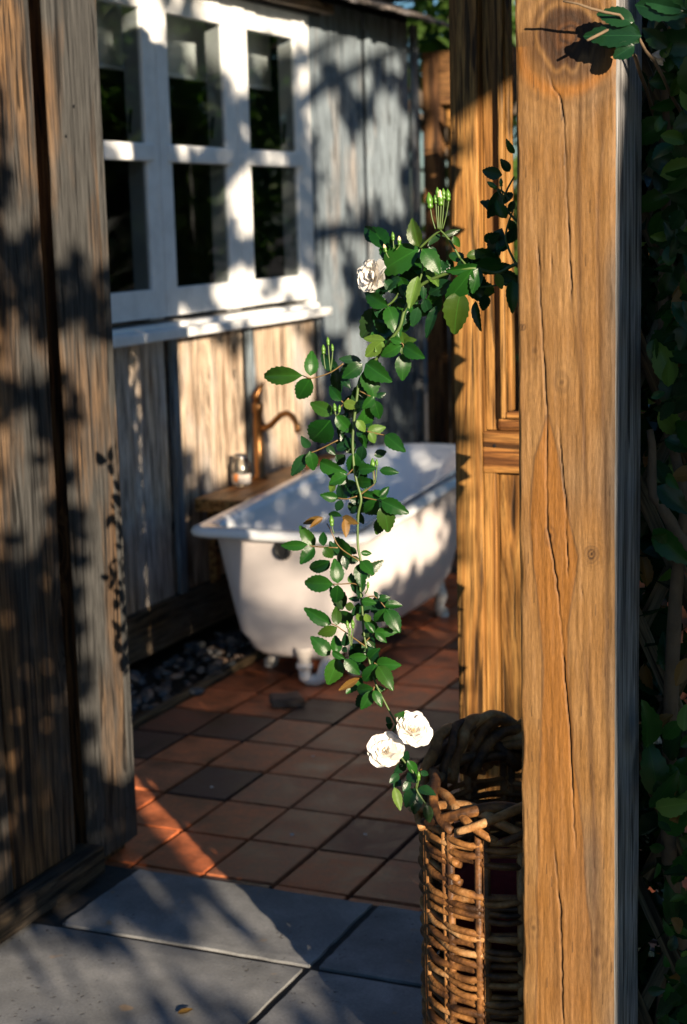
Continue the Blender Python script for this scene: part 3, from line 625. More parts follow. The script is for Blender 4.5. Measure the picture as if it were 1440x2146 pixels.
# ------------------------------------------------------------------ basket
BC = Vector((-.905, 2.80, 0)); BRX, BRY, BH = .165, .19, .585
bas = empty('wicker_basket', (BC.x, BC.y, 0)); tag(bas, 'tall brown wicker basket of thick willow rods behind the post', 'basket')
NS = 14
def bpt(a, z, off=0.): return BC+Vector(((BRX+off)*math.cos(a), (BRY+off)*math.sin(a), z))
z = .02; row = 0
while z < BH-.06:
    ph = row % 2; rr = rng.uniform(.0056, .0076); tilt = rng.uniform(-.012, .012); tp_ = rng.uniform(0, 6.28); sd_ = rng.random()*50; pts = []
    a_lo, a_hi = 0, 2*math.pi
    if .44 < z < .485: a_lo, a_hi = -math.pi/2+.42, 1.5*math.pi-.28   # hand hole
    for k in range(97):
        a = a_lo+(a_hi-a_lo)*k/96
        pts.append(bpt(a, z+tilt*math.sin(a+tp_)+.005*mnoise.noise((math.cos(a)*3, math.sin(a)*3, sd_)), .0055*math.cos(a*NS/2+ph*math.pi)+.003*mnoise.noise((a*2, sd_, 0))))
    MB().tube(pts, [rr*(1+.15*mnoise.noise((k*.11, sd_, 4))) for k in range(97)], 7).build('withy', M['withy'], bas, True)
    z += rr*2*rng.uniform(.82, .96); row += 1
for k in range(NS):
    for dd in (-.045, .045):
        a = 2*math.pi*(k+.5)/NS+dd
        MB().tube([bpt(a, 0), bpt(a, .3, rng.uniform(-.003, .003)), bpt(a, BH-.03)], .0075, 7).build('stake', M['withy'], bas, True)
for k in range(14):                                  # plaited border
    a0 = 2*math.pi*k/14; pts = []; rr = rng.uniform(.008, .011); z0 = rng.uniform(-.012, .012)
    for t in range(30):
        f_ = t/29; a = a0+f_*1.75
        pts.append(bpt(a, BH-.045+z0+.055*math.sin(f_*math.pi)*(.8+.3*rng.random()*0), .022*math.cos(f_*2*math.pi)))
    MB().tube(pts, [rr*(.7+.3*math.sin(f*math.pi/29)) for f in range(30)], 8).build('border_rod', M['withy'], bas, True)
for k in range(15):                                  # bundled loops rising over the back edge
    a0 = math.pi*(1.05-.035*k)+rng.uniform(-.08, .08); a1 = a0-rng.uniform(.9, 1.3); h = rng.uniform(.055, .11); rr = rng.uniform(.008, .0125); o_ = rng.uniform(-.03, .03)
    pts = [bpt(a0+(a1-a0)*t/20, BH-.04+h*math.sin(math.pi*t/20)**.8, o_*math.cos(t/20*3)+.01*mnoise.noise((t*.3, k, 0))) for t in range(21)]
    MB().tube(pts, rr, 8).build('handle_rod', M['withy'], bas, True)
tw = MB(); nA, nB = 28, 10
tw.add([bpt(2*math.pi*i/nA, .03+.40*j/(nB-1)+(.05*mnoise.noise((i*.5, j, 3)) if j == nB-1 else 0), -.035-.02*abs(mnoise.noise((i*.7, j*.6, 1)))-(.05*(j == nB-1))) for j in range(nB) for i in range(nA)],
       [(j*nA+i, j*nA+(i+1) % nA, (j+1)*nA+(i+1) % nA, (j+1)*nA+i) for j in range(nB-1) for i in range(nA)]+[tuple((nB-1)*nA+i for i in range(nA))])
tag(tw.build('red_towel', M['towel'], None, True), 'crimson cloth showing through the gaps of the wicker basket', 'towel')

# ------------------------------------------------------------------ leaves, buds, flowers
def leaf_mesh(seed, fold=.35, curl=.15, teeth=True):
    """unit leaflet: base at 0, tip at y=1, half width about 1 (scaled per leaf)"""
    r = random.Random(seed); n = 14; V = []; Fq = []
    for j in range(n+1):
        t = j/n; w = (math.sin(math.pi*t**.82)**.8 if 0 < t < 1 else 0)*(1-.12*t); zc = -curl*(t-.15)**2*1.3
        for s_, fr in ((-1, 1), (-1, .5), (0, 0), (1, .5), (1, 1)):
            tt = t + (.03 if (teeth and fr == 1 and j % 2) else 0); ww = w*fr*(1.0 if not (teeth and fr == 1) else (1.05 if j % 2 else .95))
            V.append((s_*ww, tt, zc+fold*(w*fr)*.28+.025*r.uniform(-1, 1)*fr))
    for j in range(n):
        for i in range(4): Fq.append((j*5+i, j*5+i+1, (j+1)*5+i+1, (j+1)*5+i))
    return mesh('leaf', V, Fq, True)
LM = {}
for mk in ('leaf', 'leafdark', 'leaflight', 'leafbrown'):
    LM[mk] = []
    for k in range(4):
        me = leaf_mesh(k*3+1, rng.uniform(.15, .9), rng.uniform(-.15, .55)); me.materials.append(M[mk]); LM[mk].append(me)
def place_leaf(parent, base, tip, wr, mk='leaf', roll=0., facing=None, name='leaf'):
    y = (tip-base); L = y.length; y = y/L
    f = facing or (EYEV-base).normalized()
    zv = (f-y*f.dot(y)).normalized(); xv = y.cross(zv)
    q = Quaternion(y, roll); xv = q @ xv; zv = q @ zv
    o = link(name, rng.choice(LM[mk]), None, parent)
    m = Matrix(((xv.x*wr*L, y.x*L, zv.x*L*.6, base.x), (xv.y*wr*L, y.y*L, zv.y*L*.6, base.y), (xv.z*wr*L, y.z*L, zv.z*L*.6, base.z), (0, 0, 0, 1)))
    o.matrix_basis = m
    return o
def zA(x, y): return 540+x/2.618, 380+y/2.618
def zB(x, y): return 540+x/2.618, 950+y/2.618
def zC(x, y): return 540+x/3.6, 1480+y/3.6
def zD(x, y): return 800+x/4.472, y/4.472
def vy(px, py):                                     # depth of the hanging branch along its length
    return 2.60-.06*max(0, min(1, (py-600)/900)) + (.02 if px > 1000 else 0)
vine = empty('rose_branch', (-1.13, 2.58, 0)); tag(vine, 'hanging climbing rose branch with glossy leaves and white flowers beside the post', 'rose branch')
def P3(px, py, dy=0.): return atY(px, py, vy(px, py)+dy)
def stemtube(pp, r0_, r1_, mat='stem', name='stem', dy=0.):
    pts = [P3(*q, dy) for q in pp]; fine = []
    for i in range(len(pts)-1):
        a, b, c, d = pts[max(i-1, 0)], pts[i], pts[i+1], pts[min(i+2, len(pts)-1)]
        for k in range(5):
            t = k/5; fine.append(.5*((2*b)+(c-a)*t+(2*a-5*b+4*c-d)*t*t+(3*b-a-3*c+d)*t**3))
    fine.append(pts[-1]); n = len(fine)
    MB().tube(fine, [r0_+(r1_-r0_)*i/(n-1) for i in range(n)], 7).build(name, M[mat], vine, True)
main = [(1110, 548), (1075, 556), (1040, 572), (985, 562), (930, 575), (880, 600), (850, 645), zA(780, 800), zA(720, 880), zA(640, 990), zA(565, 1080), zA(543, 1200), zA(522, 1400), zA(528, 1560), zB(545, 160), zB(568, 250), zB(552, 340), zB(550, 500), zB(566, 600), zB(563, 740), zB(575, 860), zB(580, 960), zB(600, 1080), zB(640, 1240), zB(680, 1330), zB(745, 1455), zC(1045, 140)]
stemtube(main, .0032, .0016)
for pp in ([zA(1110, 420), zA(1050, 320), zA(1000, 265)], [zA(1180, 500), zA(1110, 420)], [zA(890, 365), zA(960, 300), zA(1005, 268)], [zA(775, 615), zA(740, 660), zA(690, 695)], [zA(850, 640), zA(905, 490), zA(900, 370)],
           [(1090, 470), (1055, 430), (1062, 400), (1078, 370)], [zD(1200, 1880), zD(1140, 1800), zD(1080, 1770)], [(1085, 560), (1060, 500), (1075, 440)],
           [zC(1045, 140), zC(1010, 230), zC(1040, 330), zC(1110, 420), zC(1200, 540), zC(1200, 630), zC(1270, 740)], [zA(1110, 560), zA(1230, 580), zA(1370, 560)]):
    stemtube(pp, .0022, .0014)
for pp in ([zA(470, 1000), zA(400, 1048), zA(300, 1080), zA(245, 1065)], [zA(720, 880), zA(795, 890), zA(797, 945)], [zA(500, 1190), zA(420, 1275)], [zA(600, 1372), zA(660, 1385), zA(705, 1395)], [zA(440, 1420), zA(330, 1475), zA(270, 1495)],
           [zB(545, 235), zB(490, 250), zB(440, 245)], [zB(560, 590), zB(450, 515), zB(400, 420), zB(380, 385)], [zB(440, 518), zB(315, 512), zB(275, 500)], [zB(565, 735), zB(530, 715), zB(450, 718), zB(415, 718)], [zB(600, 1065), zB(480, 980), zB(437, 950), zB(405, 935)],
           [zB(575, 800), zB(640, 785), zB(700, 845)], [zB(585, 1040), zB(640, 985), zB(655, 965)], [zB(600, 1090), zB(480, 1120), zB(430, 1105)], [zB(640, 1280), zB(635, 1300)], [zB(640, 1150), zB(655, 1160)], [zB(575, 240), zB(670, 262), zB(690, 280)], [zB(530, 80), zB(490, 120)], [zB(640, 170), zB(640, 80), zB(650, 40)], [zB(560, 230), zB(600, 200), zB(640, 170)], [zA(440, 1180), zA(470, 1215), zA(520, 1250)], [zA(560, 1150), zA(640, 1190)]):
    stemtube(pp, .0012, .0009, 'redstem', 'leaf_stalk')
LA = [(245,1065,5,1068,.17,0),(290,1068,300,930,.28,0),(290,1078,212,1208,.28,0),(575,1000,465,1080,.3,0),(570,985,445,972,.2,1),(590,1000,720,1095,.28,0),(590,1030,650,1180,.33,0),(425,1025,445,1190,.2,1),(460,1205,385,1125,.26,0),(420,1275,280,1215,.25,0),(400,1310,280,1450,.33,0),(430,1280,520,1390,.26,0),(470,1215,560,1240,.26,2),
 (640,1180,575,1250,.27,0),(640,1200,670,1310,.3,0),(645,1180,705,1165,.27,1),(545,1310,592,1375,.3,2),(600,1375,700,1350,.28,2),(612,1378,645,1437,.36,2),(700,1390,798,1475,.26,0),(275,1495,178,1620,.2,1),(285,1480,312,1592,.3,0),(285,1462,240,1405,.28,1),(340,1540,470,1600,.22,0),(540,1490,510,1612,.3,0),(380,1450,425,1500,.3,1),(430,1500,472,1555,.3,1),(550,1580,635,1575,.27,0),(668,1585,770,1595,.22,0),(640,1505,708,1480,.32,1),(430,1470,512,1435,.25,1),(500,1420,420,1440,.25,1),(545,1400,580,1345,.25,1),(530,1470,480,1400,.3,1),
 (795,945,800,1092,.3,0),(790,900,670,962,.25,0),(800,900,893,965,.28,0),(790,885,725,862,.3,0),(800,880,862,868,.28,0),(700,870,580,862,.17,2),(680,880,593,962,.27,2),(690,880,645,935,.3,2),(690,700,555,860,.3,1),(715,685,778,835,.28,0),(715,685,560,605,.22,0),(765,612,683,528,.25,1),
 (890,365,640,505,.25,0),(885,360,840,205,.27,0),(905,370,1000,500,.3,0),(905,480,770,525,.24,1),(920,490,870,605,.25,1),(930,480,992,572,.24,2),(880,520,832,700,.2,2),(905,500,915,645,.26,1),(1225,465,1030,500,.17,0),(1180,480,1030,690,.2,0),(1215,475,1178,612,.25,0),(1115,600,1062,838,.3,0),(1130,560,1268,668,.2,1),(1195,655,1215,822,.15,1),(1065,550,930,622,.26,1),(1145,410,1248,392,.25,0),(985,680,915,862,.14,1),
 (1340,255,1272,458,.22,1),(1310,120,1263,208,.25,1),(1365,205,1305,105,.2,0),(1385,210,1412,302,.25,1),(1010,300,1112,265,.16,1),(1000,290,935,345,.26,1),(1075,300,1105,362,.3,0),(1250,620,1240,716,.3,1),(1400,540,1398,712,.2,0),(1310,505,1342,592,.28,2),(880,690,850,802,.26,1),(820,700,800,792,.28,1),(915,640,945,745,.26,1),(830,610,790,560,.3,1),(980,560,1050,500,.3,1),(960,440,1040,470,.28,1),(1100,480,1180,420,.25,1),(850,560,820,640,.3,1),(940,360,985,420,.3,1),(1290,470,1400,465,.2,1),(1420,250,1370,350,.26,1),(1330,530,1420,560,.25,1),(1010,640,960,740,.2,1),(760,650,820,690,.25,1),(460,1080,510,1130,.3,1),(560,1130,590,1190,.32,1),(500,1310,460,1380,.3,1),(580,1450,560,1540,.3,1),(480,1500,430,1560,.28,1)]
LB = [(490,120,388,165,.3,0),(425,160,398,212,.3,2),(545,155,627,163,.26,0),(440,245,346,230,.28,0),(462,240,440,178,.3,1),(460,255,433,322,.28,1),(520,180,497,232,.3,1),(545,170,525,222,.34,1),(560,272,503,250,.3,1),(555,300,498,327,.22,1),(665,240,722,185,.28,0),(580,215,660,247,.22,0),(665,265,572,338,.3,0),(680,262,814,325,.26,0),(690,280,722,440,.3,0),(688,350,648,452,.28,0),(555,320,577,395,.26,1),
 (360,352,243,387,.13,3),(358,355,285,403,.16,3),(462,345,378,328,.15,0),(465,350,547,385,.18,3),(478,360,487,460,.22,3),(315,505,228,402,.26,0),(275,500,117,512,.17,0),(312,515,232,604,.3,0),(362,508,356,427,.28,0),(365,515,412,578,.38,0),(432,562,400,488,.3,1),(545,550,490,513,.25,1),(560,580,470,590,.26,1),(565,545,627,550,.26,0),(568,590,632,657,.28,0),(568,600,566,732,.28,0),(395,590,270,647,.2,0),(395,590,343,657,.22,1),(440,715,428,580,.28,0),(415,718,233,710,.21,0),(440,722,430,832,.29,0),(512,718,513,655,.27,0),
 (565,800,498,798,.22,1),(575,790,543,753,.28,1),(570,810,647,820,.28,0),(530,842,479,840,.3,2),(557,820,520,903,.22,1),(662,800,642,755,.3,1),(665,800,724,790,.32,0),(695,835,793,830,.26,0),(700,850,645,947,.28,0),(705,855,782,977,.29,0),(436,945,430,837,.26,0),(407,937,250,858,.22,0),(437,955,326,1002,.26,0),(640,985,593,920,.26,0),(640,980,757,985,.21,0),(645,985,707,1037,.24,0),(397,1107,298,1008,.3,0),(430,1102,430,996,.3,0),(480,1060,483,995,.24,1),(442,1120,388,1278,.3,0),(475,1130,562,1217,.26,0),(408,1088,478,1132,.22,0),(602,1115,498,1123,.24,0),(610,1130,662,1074,.3,0),
 (650,1155,763,1165,.28,0),(660,1165,740,1287,.26,0),(650,1155,588,1272,.32,0),(560,1232,449,1300,.13,3),(635,1290,529,1300,.24,0),(640,1290,698,1295,.3,0),(630,1300,573,1412,.27,0),(637,1300,682,1387,.26,0),(620,1310,533,1395,.26,1),(737,1480,700,1445,.3,0),(765,1455,792,1434,.3,0),(740,1500,712,1490,.3,1),(545,880,570,920,.3,2),(590,880,615,930,.3,2),(575,980,620,1000,.3,1),(600,1020,640,1065,.28,1),(580,830,610,880,.3,1),(490,1090,460,1060,.25,1),(560,1150,590,1210,.3,1),(470,560,490,640,.26,1),(500,270,545,330,.28,1)]
LC = [(1115,415,1035,520,.3,1),(1130,410,1207,518,.26,0),(1190,620,1100,765,.3,1),(1195,640,1188,815,.3,1),(1270,740,1303,882,.27,1),(1085,600,1005,560,.3,1),(1032,612,1078,788,.2,2),(1210,620,1335,655,.25,1),(1065,510,1000,575,.3,1),(1130,500,1195,570,.3,1),(1230,490,1292,525,.3,1),(1080,420,1130,350,.32,1),(1150,560,1100,640,.3,1),(1050,560,1030,620,.3,1)]
LD = [(1245,1440,1163,1308,.2,0),(1130,1640,928,1600,.25,1),(1200,1610,1118,1490,.28,1),(1110,1780,1000,2052,.2,1),(1172,2042,1068,1898,.32,0),(1220,1800,1150,1900,.26,1),(1240,1880,1190,2000,.26,1)]
MK = ('leaf', 'leafdark', 'leaflight', 'leafbrown')
for lst, zf in ((LA, zA), (LB, zB), (LC, zC), (LD, zD)):
    for x0, y0, x1, y1, w, k in lst:
        d0 = rng.uniform(-.02, .02) + (.02 if k == 1 else -.008)
        a = P3(*zf(x0, y0), d0); qx, qy = zf(x1, y1); b = atY(qx, qy, vy(*zf(x0, y0))+d0+rng.uniform(-.02, .012))
        place_leaf(vine, a, b, w*1.1, MK[k], rng.uniform(-.35, .35)+(rng.uniform(-.3, .3) if k == 1 else 0))
FR = random.Random(21)
for k in range(85):
    if k < 45: cx_, cy_ = FR.uniform(790, 1075), 0; cy_ = 575+FR.gauss(0, 45)+(25 if cx_ < 900 else -10)
    else:
        t_ = FR.uniform(7, 23); i_ = int(t_); q0, q1 = main[i_], main[i_+1]; cx_ = q0[0]+(q1[0]-q0[0])*(t_-i_)+FR.gauss(0, 20); cy_ = q0[1]+(q1[1]-q0[1])*(t_-i_)
    L_ = FR.uniform(34, 66); an = FR.uniform(0, 6.28); a = P3(cx_, cy_, FR.uniform(.015, .05)); b = atY(cx_+L_*math.cos(an), cy_+L_*math.sin(an), vy(cx_, cy_)+FR.uniform(.01, .06))
    place_leaf(vine, a, b, FR.uniform(.24, .34), FR.choice(('leafdark', 'leafdark', 'leaf')), FR.uniform(-.6, .6))
budm = MB().lathe([(0, 0), (.22, .05), (.26, .16), (.2, .26), (.27, .36), (.30, .5), (.22, .72), (.1, .9), (.0, 1.0)], 10)
bud_me = mesh('bud', budm.v, budm.f, True); bud_me.materials.append(M['bud'])
tipm = MB().lathe([(.24, .48), (.28, .58), (.2, .84), (0, 1.04)], 10); tip_me = mesh('bud_petal', tipm.v, tipm.f, True); tip_me.materials.append(M['budtip'])
def bud(base, tip, root, cream=False, parent=None, dy=-.01):
    parent = parent or vine
    b = P3(*base, dy); t = P3(*tip, dy); y = t-b; L = y.length
    o = link('bud', bud_me, None, parent); q = y.to_track_quat('Z', 'Y')
    o.matrix_basis = Matrix.Translation(b) @ q.to_matrix().to_4x4() @ Matrix.Diagonal((L*.75, L*.75, L, 1))
    if cream: c = bpy.data.objects.new('bud_petal', tip_me); C.objects.link(c); c.parent = o
    stemtube([root, ((root[0]+base[0])/2+(base[0]-root[0])*.12, (root[1]+base[1])/2), base], .0011, .0011, 'stem', 'bud_stalk', dy)
for b, t, r_, c in (((948,150),(938,58),(975,262),0),((978,122),(972,72),(990,262),0),((1006,135),(1000,48),(1000,265),1),((990,90),(985,30),(995,262),0),((1022,100),(1018,36),(1008,265),0),((1048,108),(1042,40),(1015,262),0),
                    ((744,325),(740,275),(748,370),0),((778,352),(776,300),(760,375),1),((705,390),(692,345),(720,420),1),((362,948),(360,893),(372,1030),0),((388,900),(384,852),(400,1042),0),((412,932),(408,890),(400,1042),0),((425,1262),(420,1215),(430,1285),0),((448,1268),(450,1225),(435,1285),0)):
    bud(zA(*b), zA(*t), zA(*r_), c)
for b, t, r_ in (((633,92),(630,25),(640,170)),((655,68),(652,30),(645,165)),((495,960),(490,915),(510,1055)),((523,962),(520,910),(515,1055)),((508,990),(505,955),(513,1055)),((408,400),(403,338),(420,440)),((605,740),(606,702),(590,770))):
    bud(zB(*b), zB(*t), zB(*r_))
bud(zD(1078, 1765), zD(985, 1700), zD(1140, 1860)); bud(zD(1120, 1750), zD(1118, 1665), zD(1150, 1870)); bud(zC(1215, 560), zC(1215, 490), zC(1200, 620))
# flowers
def petal_mesh(seed):
    r = random.Random(seed); n = 7; V = []; Fq = []
    for j in range(n+1):
        t = j/n; w = [.12, .24, .36, .46, .54, .56, .5, .30][j]
        for i in range(7):
            s_ = (i-3)/3; V.append((s_*w, t-.04*(1-abs(s_))*(t > .9)-.05*s_*s_*t, .3*t*t-.16*t**4-.02+.34*w*s_*s_+.06*math.sin(s_*4+seed*1.7)*t*t))
    Fq = [(j*7+i, j*7+i+1, (j+1)*7+i+1, (j+1)*7+i) for j in range(n) for i in range(6)]
    me = mesh('petal', V, Fq, True); me.materials.append(M['petal']); return me
PM = [petal_mesh(k) for k in range(5)]
stm = MB()
for k in range(26):
    a = k*2.4; r_ = .05+.2*math.sqrt(k/26); stm.tube([(r_*.5*math.cos(a), r_*.5*math.sin(a), 0), (r_*math.cos(a), r_*math.sin(a), .28)], .012, 4).add([(r_*math.cos(a)+dx, r_*math.sin(a)+dy, .28+dz) for dx, dy, dz in ((-.03, 0, 0), (.03, 0, 0), (0, .03, 0), (0, 0, .05))], [(0, 1, 3), (1, 2, 3), (2, 0, 3)])
stm.lathe([(.12, -.12), (.18, -.02), (.06, .02)], 8)
st_me = mesh('stamens', stm.v, stm.f, True); st_me.materials.append(M['stamen'])
def flower(parent, c, axis, R_, rows=((7, 1.0, .02), (6, .9, .22), (6, .72, .5), (5, .5, .85), (4, .36, 1.1)), droop=0.):
    ax = axis.normalized(); q = ax.to_track_quat('Z', 'Y')
    f = link('flower', st_me, None, parent); base = Matrix.Translation(c) @ q.to_matrix().to_4x4()
    f.matrix_basis = base @ Matrix.Diagonal((R_*.8, R_*.8, R_*.8, 1))
    for n, sc, ang in rows:
        a0 = rng.uniform(0, 6)
        for k in range(n):
            a = a0+k*2*math.pi/n+rng.uniform(-.18, .18); el = ang+rng.uniform(-.16, .2)
            m = Matrix.Rotation(a, 4, 'Z') @ Matrix.Rotation(el, 4, 'X') @ Matrix.Rotation(rng.uniform(-.25, .25), 4, 'Y')
            s_ = sc*1.25*rng.uniform(.88, 1.1)
            p = bpy.data.objects.new('petal', rng.choice(PM)); C.objects.link(p); p.parent = f
            p.matrix_local = m @ Matrix.Diagonal((s_*.95, s_, s_, 1))
    return f
toc = lambda p: (EYEV-p).normalized()
cF = P3(*zA(640, 520), .0); flower(vine, cF, Vector((-.42, -.9, .12)), .032)
cF = P3(*zC(1165, 185), -.025); flower(vine, cF, toc(cF)+rt*.3+up*.55, .033)
cF = P3(*zC(965, 345), -.03); flower(vine, cF, toc(cF)-rt*.1+up*.3, .033)

# ------------------------------------------------------------------ climbing rose and lattice right of the post
la = empty('lath_trellis', (-.6, 2.72, 0)); tag(la, 'old trellis of crossing thin laths behind the climbing rose', 'trellis')
for k in range(9):
    z0 = -.05+.23*k
    for s_ in (-1, 1):
        o = board('lath', (-.012, -.003, -.26), (.012, .003, .26), M['lath'], la, .002, 8, .003); o.location = (-.6, 2.722+.0065*s_, z0+.15)
        o.matrix_parent_inverse = PINV(la); o.rotation_euler = (0, s_*(.42+.03*rng.uniform(-1, 1)), 0)
cr = empty('climbing_rose', (-.55, 2.7, -.05)); tag(cr, 'dark climbing rose with woody stems growing over the trellis beside the post', 'climbing rose')
def branch(pp, r0_, r1_, Y, name='branch', mat='bark'):
    pts = [atY(x, y, Y+dy) for x, y, dy in pp]; fine = []
    for i in range(len(pts)-1):
        for k in range(4):
            t = k/4; p = pts[i].lerp(pts[i+1], t); fine.append(p+Vector((1, 1, 1))*.003*mnoise.noise(p*40))
    fine.append(pts[-1]); n = len(fine)
    MB().tube(fine, [(r0_+(r1_-r0_)*i/(n-1))*(1+.18*mnoise.noise((i*.6, r0_*99, 0))) for i in range(n)], 9).build(name, M[mat], cr, True)
branch([(1470, 2300, .1), (1430, 2000, .08), (1400, 1750, .05), (1405, 1500, .03), (1415, 1250, .02), (1440, 1050, .02), (1400, 900, .05), (1390, 600, .05), (1400, 300, .04), (1380, 0, .04)], .016, .006, 2.66)
branch([(1500, 1250, .05), (1440, 1150, .0), (1395, 1075, -.01), (1370, 1040, 0), (1362, 900, .02)], .014, .006, 2.65)
branch([(1375, 2200, .1), (1395, 1980, .1), (1420, 1700, .1), (1450, 1450, .1)], .008, .006, 2.64)
branch([(1362, 1420, .03), (1390, 1480, .03), (1430, 1560, .03), (1460, 1700, 0)], .006, .003, 2.72); branch([(1392, 1310, .02), (1386, 1420, .02)], .005, .004, 2.72)
branch([(1440, 700, .0), (1400, 480, .0), (1380, 260, 0), (1330, 120, -.2), (1280, 60, -.28), (1230, 85, -.3)], .004, .002, 2.74); branch([(1440, 260, -.02), (1370, 130, -.2), (1300, 30, -.29), (1180, 2, -.32)], .003, .0015, 2.74)
LR = random.Random(5); nl_ = 0
while nl_ < 235:                                     # leaves one can tell apart
    y = LR.uniform(-60, 2200); x = LR.uniform(1352, 1475)
    dens = .95 if y < 880 else (.28 if y < 1500 else .5)
    if LR.random() > dens: continue
    Y = LR.uniform(2.55, 2.705); L = LR.choice((34, 45, 58, 70, 84, 104))*LR.uniform(.85, 1.15); a = LR.uniform(0, 6.28)
    if x + L*math.cos(a) < 1358 and Y > 2.0: x += L
    b = atY(x, y, Y); t = atY(max(x+L*math.cos(a), 1352), y+L*math.sin(a), Y+LR.uniform(-.03, .03))
    if (t-b).length < .02: continue
    if max(b.dot(EU), t.dot(EU)) > 1.585: continue
    place_leaf(cr, b, t, LR.uniform(.22, .34), LR.choice(('leafdark',)*6+('leaf',)*6+('leaflight', 'leafbrown')), LR.uniform(-.9, .9)); nl_ += 1
for x0, y0, x1, y1, w, dy in ((1345,75,1220,72,.2,-.28),(1330,95,1285,120,.36,-.28),(1300,80,1265,100,.3,-.27),(1330,45,1250,25,.25,-.28),(1340,90,1290,40,.3,-.27),(1330,150,1355,190,.3,-.05),
                             (1400,255,1318,300,.3,-.06),(1405,270,1375,210,.3,-.04),(1410,405,1326,440,.24,-.06),(1400,380,1375,365,.3,-.05),(1395,440,1370,510,.32,-.05),(1390,540,1358,520,.3,-.03),(1330,10,1440,30,.2,-.26),(1440,20,1340,-10,.2,-.26),(1400,100,1345,60,.26,-.2),(1435,60,1390,20,.3,-.2)):
    a = atY(x0, y0, 2.74+dy); place_leaf(cr, a, atY(x1, y1, 2.74+dy-.01), w*1.1, 'leafdark' if y0 < 200 else 'leaf', rng.uniform(-.3, .3))
for x0, y0, x1, y1, w in ((1356, 1230, 1347, 1150, .16), (1350, 1390, 1362, 1450, .2), (1362, 940, 1352, 980, .2), (1352, 1650, 1362, 1610, .25)):
    place_leaf(cr, atY(x0, y0, 2.73), atY(x1, y1, 2.725), w*1.2, 'leafbrown', .4)
cF = atY(1388, 105, 2.6); flower(cr, cF, Vector((-.3, -.5, -.8)), .021, ((6, 1., .9), (5, .8, 1.1), (3, .6, 1.2)))
cF = atY(1376, 1535, 2.68); flower(cr, cF, Vector((-.2, -.6, -.9)), .021, ((7, 1., .8), (5, .8, 1.1), (4, .6, 1.2)))
def leafcloud(name, pts, size, mat, parent=None, seed=1, nrm=None):
    r = np.random.RandomState(seed); n = len(pts); pts = np.array(pts)
    d = r.normal(size=(n, 3)); d /= np.linalg.norm(d, axis=1)[:, None]
    e = r.normal(size=(n, 3)); e -= (e*d).sum(1)[:, None]*d; e /= np.linalg.norm(e, axis=1)[:, None]
    L = size*(.7+.6*r.rand(n))[:, None]; w = L*.34; nn = np.cross(d, e)
    q = np.stack([pts, pts+d*L*.35+e*w+nn*L*.06, pts+d*L*.75+e*w*.7+nn*L*.04, pts+d*L, pts+d*L*.75-e*w*.7+nn*L*.04, pts+d*L*.35-e*w+nn*L*.06], 1).reshape(-1, 3)
    me = bpy.data.meshes.new(name); me.from_pydata(q.tolist(), [], [(6*i, 6*i+1, 6*i+2, 6*i+3, 6*i+4, 6*i+5) for i in range(n)]); me.update()
    return link(name, me, mat, parent)
fp = [(LR.uniform(-.70, -.5), LR.uniform(2.74, 2.83), LR.uniform(-.02, 2.5)) for k in range(3200)]
fp = [p for p in fp if p[0]*EU.x+p[1]*EU.y < 1.575]
tag(leafcloud('inner_foliage', fp, .06, M['leafdark'], cr), kind='stuff')

# ------------------------------------------------------------------ added unseen trees and hedges that shape the sun, and the trees behind
def treeobj(name, base, label, group=None):
    o = empty(name, base); tag(o, label, 'tree', group); return o
def in_ell(p, E):
    return any(((p[0]-a)/c)**2+((p[1]-b)/d)**2 < 1 for a, b, c, d in E)
def holes_X(lst, X):                                 # sun gaps given as px ellipses on a plane X
    out = []
    for x, y, rx, ry in lst:
        u, v = uv_of(atX(x, y, X)); u1, _ = uv_of(atX(x+rx, y, X)); _, v1 = uv_of(atX(x, y-ry, X)); out.append((u, v, abs(u1-u)*1.25+.022, abs(v1-v)*1.15+.022))
    return out
H_ = holes_X([(310,60,30,60),(320,190,26,60),(305,330,22,40),(330,470,34,110),(300,640,60,60),(420,10,60,20),(490,70,40,70),(560,50,80,24),(500,140,28,60),(430,325,50,22),(250,320,22,26),(500,390,22,60),(515,480,18,50),(500,620,44,50),(530,640,50,26),(560,330,24,14),(600,590,20,26),(640,640,30,18),(628,600,22,22),
             (300,830,46,80),(300,960,40,90),(340,1010,30,60),(370,820,14,80),(420,790,52,90),(440,900,60,70),(470,850,30,110),(480,960,40,50),(520,760,14,60),(600,760,46,80),(590,860,30,60),(600,940,30,36),(640,800,20,60),(560,720,30,30),
             (660,70,24,60),(735,110,34,64),(660,210,34,56),(690,240,20,50),(740,360,52,60),(715,310,26,34),(800,90,30,50),(828,55,22,30),(820,270,30,60),(800,320,28,60),(812,400,18,40),(834,432,14,22),(690,420,20,40),(780,560,26,60),(720,480,30,30),(700,650,26,50),(760,760,24,60),(570,20,90,26),(690,560,18,40)], XW)
H_ += holes_X([(800,1165,34,60),(850,1150,30,62),(905,1130,16,50),(930,1105,12,40)], -2.2)
for q_ in ((922, 190), (920, 260), (918, 330), (915, 420)):
    g_ = uv_of(atY(*q_, 8.21)); H_.append((g_[0], g_[1], .10, .17))
tt_ = uv_of(atY(440, 1105, 5.1)); H_ += [(tt_[0]+.02, tt_[1]+.03, .12, .05)]
N_ = holes_X([(45,120,60,180),(60,360,40,90),(30,480,30,40),(150,180,60,180),(160,400,70,120),(60,735,60,32),(180,735,60,30),(40,960,36,80),(60,1080,40,60),(215,900,40,70),(240,1050,26,70)], XN)
H_ += holes_X([(275, 95, 24, 34), (345, 105, 10, 30), (430, 125, 26, 30)], XW-.15)
